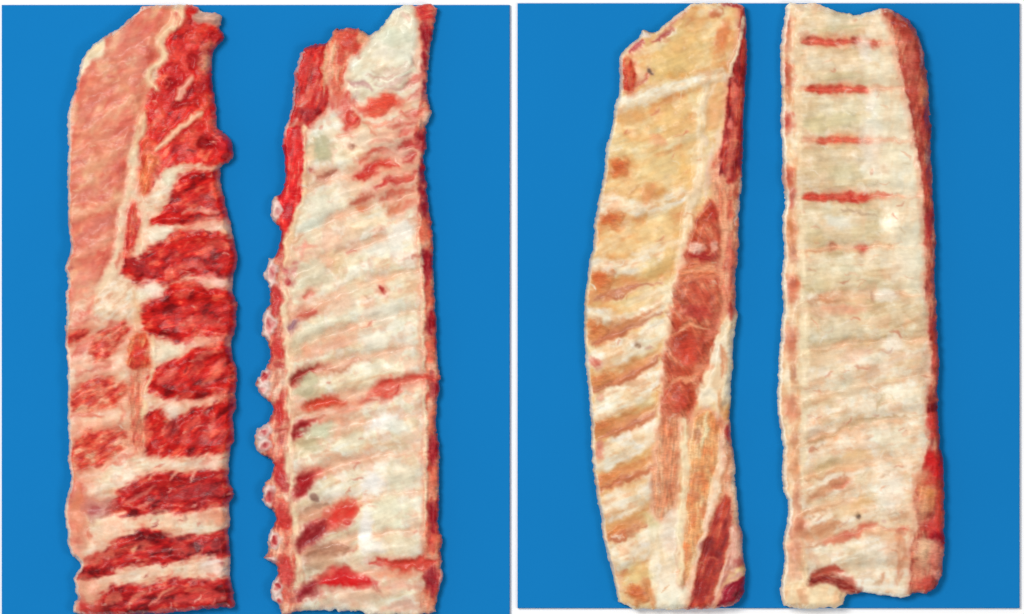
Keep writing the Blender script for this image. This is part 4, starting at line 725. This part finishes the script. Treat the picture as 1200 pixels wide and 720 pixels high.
for p, w, c, op in [([(942,50),(955,46),(965,50)], 5, (206,90,72), .7), ([(1017,52),(1024,53),(1030,52)], [5,7,4], (214,110,90), .85), ([(1024,50),(1030,56)], 4, (190,80,60), .5), ([(1026,106),(1034,108)], 8, (220,180,150), .7), ([(1025,232),(1036,228),(1044,228)], [6,6,3], (226,130,106), .8), ([(996,228),(1006,236)], 6, (196,50,42), .6),
                    ([(1000,46),(1006,52)], 5, (176,70,60), .7), ([(950,52),(946,48)], 4, (170,80,66), .6), ([(975,290),(979,294)], [5,6], (186,120,92), .85), ([(1002,290),(1010,292),(1018,291)], [4,8,4], (204,84,66), .9), ([(1040,288),(1044,287)], 4, (196,160,124), .7), ([(960,292),(1020,296)], 6, (232,180,140), .5),
                    ([(935,250),(944,249)], 4, (206,140,110), .7), ([(985,247),(1000,249),(1015,251),(1026,254)], [3,4,4,3], (180,150,120), .75), ([(1022,347),(1024,352)], 6, (196,150,120), .8), ([(1024,334),(1028,330)], 4, (206,180,140), .6),
                    ([(955,345),(966,352),(980,352)], [4,7,5], (214,150,110), .75), ([(966,360),(985,362),(1010,362)], [8,11,7], (230,160,128), .75), ([(944,335),(952,342)], 5, (206,170,120), .6), ([(960,376),(964,374)], 5, (200,176,140), .7), ([(1055,396),(1057,402)], 6, (214,186,150), .75),
                    ([(1000,408),(1010,402),(1030,400)], [4,5,3], (216,180,134), .7), ([(984,420),(1000,416),(1020,412)], [9,12,8], (236,190,164), .7), ([(1030,444),(1044,444),(1056,442)], [5,9,4], (228,196,152), .8), ([(1050,428),(1070,424),(1085,422)], [4,6,4], (230,196,150), .7),
                    ([(945,450),(960,446),(975,442)], [4,6,3], (226,186,146), .7), ([(958,472),(972,470),(984,476)], [5,8,6], (218,190,146), .6), ([(1025,480),(1030,470),(1036,462)], [4,4,3], (210,180,136), .7), ([(1030,462),(1044,466),(1048,474)], [4,4,3], (214,186,142), .65),
                    ([(944,526),(958,518),(976,508),(994,500),(1020,492),(1050,489),(1084,486)], [3,4,4,4,4,3,3], (206,172,130), .8), ([(946,530),(966,521)], 5, (200,160,124), .65), ([(984,538),(1000,532),(1020,526)], [5,9,4], (232,190,136), .75), ([(956,552),(964,546),(974,542)], [5,7,4], (206,180,130), .7),
                    ([(952,582),(966,576),(980,568),(994,562)], [8,6,7,5], (198,126,92), .85), ([(976,572),(992,564)], 4, (206,92,74), .7), ([(1028,558),(1036,556),(1044,552)], [3,4,3], (190,150,116), .8), ([(1000,590),(1012,586),(1024,580)], [10,12,8], (232,188,130), .7),
                    ([(944,628),(956,620),(970,614),(984,612)], [8,10,9,6], (206,136,98), .8), ([(1003,604),(1006,608)], [6,7], (84,64,50), .92), ([(1054,612),(1050,598)], 4, (206,180,150), .7), ([(1035,610),(1038,608)], 5, (206,166,160), .6),
                    ([(966,636),(986,630),(1002,624),(1024,614)], [4,8,8,6], (216,116,90), .85), ([(988,630),(1000,626)], 4, (196,70,60), .7), ([(1024,614),(1050,622),(1088,622)], [5,4,5], (226,160,130), .7), ([(945,640),(955,656),(960,668)], 8, (230,180,146), .7), ([(950,624),(946,640)], 5, (222,150,116), .6),
                    ([(985,655),(998,650),(1014,652)], [3,4,3], (214,184,146), .7), ([(965,646),(975,640),(1010,640)], 7, (238,214,176), .6), ([(1052,624),(1058,640),(1056,664),(1050,684)], [8,10,8,7], (212,130,92), .8), ([(1052,624),(1062,622)], 7, (202,84,66), .7), ([(1036,670),(1034,684)], [5,6], (216,150,110), .75), ([(1024,686),(1034,682)], 4, (196,150,116), .7),
                    ([(948,40),(960,36),(1000,32),(1016,30)], [3,4,4,3], (204,190,146), .6), ([(936,46),(944,42)], 8, (214,134,100), .5), ([(1012,72),(1024,76),(1028,80)], [4,6,4], (232,196,150), .6), ([(1034,140),(1040,138)], 8, (232,196,160), .5), ([(1016,200),(1030,196),(1040,202)], 9, (226,190,156), .6),
                    ([(1060,222),(1052,230)], 3, (216,196,160), .6), ([(1066,320),(1056,334)], 3, (222,200,160), .6), ([(1050,290),(1056,282)], 3, (220,200,160), .6)]:
    r.stroke(p, w, c, op, -1.2 if sum(c) < 430 else -.4, soft=2, wob=1.2)
for x, y, rx, ry, c, op, a in [(960,75,18,10,(226,218,192),.6,0),(980,90,24,6,(206,196,154),.5,0),(955,146,16,11,(206,188,136),.55,0),(990,140,24,8,(212,198,152),.5,0),(1004,125,12,6,(220,204,170),.5,0),(950,200,12,10,(208,190,144),.5,0),(990,205,22,9,(212,196,152),.5,0),(982,262,18,9,(236,232,216),.7,-10),(952,272,10,10,(206,186,136),.5,0),(1015,272,16,10,(216,200,156),.5,0),
                               (955,285,10,6,(212,184,132),.5,0),(980,320,30,10,(226,212,174),.5,0),(965,335,16,8,(214,196,150),.45,0),(1040,348,12,7,(244,234,220),.7,0),(1045,402,14,9,(244,238,224),.7,0),(985,385,22,10,(224,212,180),.6,0),(960,420,14,12,(222,194,150),.5,0),(995,455,22,14,(228,218,188),.6,0),(1055,460,16,10,(244,238,216),.6,0),(1045,512,22,12,(242,236,210),.6,10),
                               (1042,575,20,20,(246,240,224),.7,0),(1035,648,14,10,(244,238,220),.75,0),(1020,655,10,12,(240,230,204),.5,0),(965,540,14,8,(226,206,164),.5,20),(1018,170,14,30,(246,240,226),.6,0),(1020,120,8,14,(246,238,226),.6,0),(1012,60,8,14,(244,234,224),.6,0),(1030,300,20,8,(240,230,206),.5,0),(1000,660,14,7,(220,200,164),.4,0)]:
    r.blob(x, y, rx, ry, c, op, .8, ang=a)
r.specks(130, [(222,150,116),(206,176,136),(247,240,226),(196,120,92),(232,184,150)], 8, 936, 1085, 20, 500, (4, 16), (1.2, 2.8), (.25, .6))
r.specks(60, [(222,150,116),(206,176,136),(247,240,226),(196,120,92),(232,184,150)], 24, 936, 1085, 480, 690, (4, 16), (1.2, 2.8), (.25, .6), 5)
# border strip down the left edge with orange bone ends
r.region([(905,0),(932,0),(932,60),(933,140),(932,200),(936,260),(937,330),(938,400),(938,470),(937,540),(938,600),(942,640),(948,680),(946,720),(905,720)], [(232,182,134),(238,206,164),(242,222,190)], 'fat_seam', 'fat', amp=-1, rad=8, soft=2.5, ang=86, nl=(22, 5), op=.85)
for x, y, rx, ry, c in [(922,30,5,14,(210,110,82)),(922,55,5,8,(222,150,116)),(922,90,6,14,(204,84,54)),(923,112,4,9,(220,150,104)),(922,145,6,10,(202,74,60)),(923,208,7,9,(210,90,58)),(927,232,4,9,(208,100,80)),(927,272,7,15,(214,132,84)),(929,297,4,8,(204,140,110)),(927,336,8,11,(210,104,72)),(928,402,8,15,(214,122,88)),(929,440,4,10,(196,130,92)),(928,478,8,12,(220,140,104)),(931,515,4,9,(206,140,100)),(931,548,6,12,(226,160,116)),(935,618,8,9,(212,122,90)),(934,585,4,14,(222,150,116)),(932,645,7,18,(224,152,118))]:
    r.blob(x, y, rx * 1.1, ry * 1.2, c, .9, 1.2, name='bone_end' if rx >= 6 else None, kind='bone', soft=.85)
    r.blob(x + 1, y - ry * .3, rx * .5, ry * .5, [v * .86 for v in c], .6, soft=.8)
for p, w, c, op in [([(934,8),(934,60),(936,130),(935,200)], [4,5,6,5], (242,214,172), .75), ([(938,210),(940,300),(942,400),(942,500),(940,570)], [5,7,8,8,6], (242,224,186), .8), ([(940,640),(944,670),(950,684)], 6, (234,190,150), .7), ([(926,600),(924,615),(928,630)], 4, (206,140,120), .6), ([(916,382),(920,398),(916,410)], 5, (226,170,150), .6), ([(914,490),(916,510)], 4, (224,160,140), .6), ([(930,655),(936,680)], 7, (232,180,150), .6)]:
    r.stroke(p, w, c, op, .8, soft=1.8, wob=1)
# red meat down the right edge
r.region([(1026,0),(1032,12),(1046,36),(1050,66),(1058,104),(1068,144),(1073,180),(1079,206),(1079,225),(1083,246),(1082,280),(1087,300),(1084,330),(1090,365),(1088,390),(1092,420),(1090,450),(1084,470),(1088,492),(1094,515),(1086,530),(1076,560),(1070,590),(1076,615),(1066,640),(1068,670),(1064,704),(1120,704),(1120,0)],
         [(140,44,36),(166,64,50),(186,88,68),(210,132,104)], 'meat_edge', 'lean', amp=1, rad=9, ang=80, nl=(18, 7), fibre=6, label='dark red meat down the right hand edge')
for x, y, rx, ry, c, op in [(1062,40,10,10,(176,64,54),.6),(1074,70,5,13,(168,50,44),.7),(1066,70,6,12,(214,124,104),.5),(1062,85,8,12,(188,66,54),.5),(1080,110,5,14,(214,128,88),.6),(1070,105,7,12,(196,84,70),.5),(1083,145,6,16,(172,48,50),.6),(1085,205,6,12,(176,52,46),.7),(1088,262,6,14,(182,40,46),.7),(1092,330,4,14,(190,90,76),.5),(1092,380,6,12,(176,44,40),.6),(1096,420,4,20,(208,84,70),.6),
                            (1094,478,9,8,(110,8,16),.85),(1094,498,8,12,(214,50,40),.75),(1096,546,13,14,(208,26,26),.9),(1080,562,10,12,(226,150,110),.7),(1090,566,8,8,(212,60,44),.7),(1086,584,10,16,(224,156,104),.65),(1087,580,4,5,(206,130,76),.7),(1100,590,6,16,(212,70,50),.7),(1096,618,12,10,(206,50,46),.75),(1098,632,10,10,(150,10,26),.9),(1084,640,12,12,(234,190,150),.8),(1080,655,10,16,(230,180,140),.7),(1098,655,9,14,(222,126,104),.8),(1082,685,14,8,(216,80,64),.7),(1074,670,5,14,(226,150,116),.6),(1100,676,6,8,(224,140,124),.7),(1102,540,4,10,(130,10,20),.7)]:
    r.blob(x, y, rx, ry, c, op, .8)
r.stroke([(1044,30),(1050,70),(1060,112),(1070,160),(1078,210),(1080,260)], 3, (240,206,176), .6, .5); r.stroke([(1076,48),(1080,62),(1078,80)], 4, (226,160,150), .7)
for x, y, rx, ry, c, op, a in [(970,572,26,6,(222,160,112),.55,24),(960,622,22,8,(220,156,110),.55,20),(1000,596,26,7,(232,186,132),.55,18),(1000,540,26,6,(232,192,140),.5,18),(965,548,18,6,(218,186,134),.5,22),(980,632,30,5,(226,150,116),.5,14),(1050,640,12,20,(228,168,126),.5,0),(1075,600,14,14,(236,190,150),.5,0),(975,362,40,7,(230,170,134),.45,4),(970,418,34,7,(232,190,150),.45,8),(1060,300,16,30,(244,232,204),.5,0),(960,470,26,6,(222,188,146),.5,14)]:
    r.blob(x, y, rx, ry, c, op, 0, ang=a)
# torn lower edge with a bone stub
r.region([(906,692),(920,684),(945,682),(968,684),(984,688),(994,700),(996,726),(906,726)], [(232,186,142),(240,208,164),(242,222,184)], 'bone_stub', 'bone', amp=3, rad=8, ang=70, nl=(18, 8), label='pale bone stub at the bottom left corner')
r.stroke([(950,684),(958,676),(972,676),(990,684),(1004,692)], [9,13,10,15,9], (134,30,22), .97, -4, soft=1.8, name='meat_strip', kind='lean', wob=.9)
r.stroke([(954,672),(964,668),(980,666),(990,668)], [6,6,7,4], (196,76,56), .9, -1.5); r.stroke([(988,674),(1002,682)], 5, (206,104,86), .7); r.stroke([(944,664),(948,682),(940,690)], 7, (242,216,176), .85, 1)
r.blob(940,700,7,8,(222,160,116),.7); r.blob(960,700,12,9,(242,218,176),.6); r.blob(928,664,8,16,(232,180,146),.5); r.stroke([(1010,694),(1040,698),(1064,700)], 5, (240,232,216), .8)
r.rimline(-1, 4.5, (246,238,222), .8)
rack4 = r.build('pale cream rack, ribs running straight across, dark red right edge, rightmost of four', ribs=2.0)
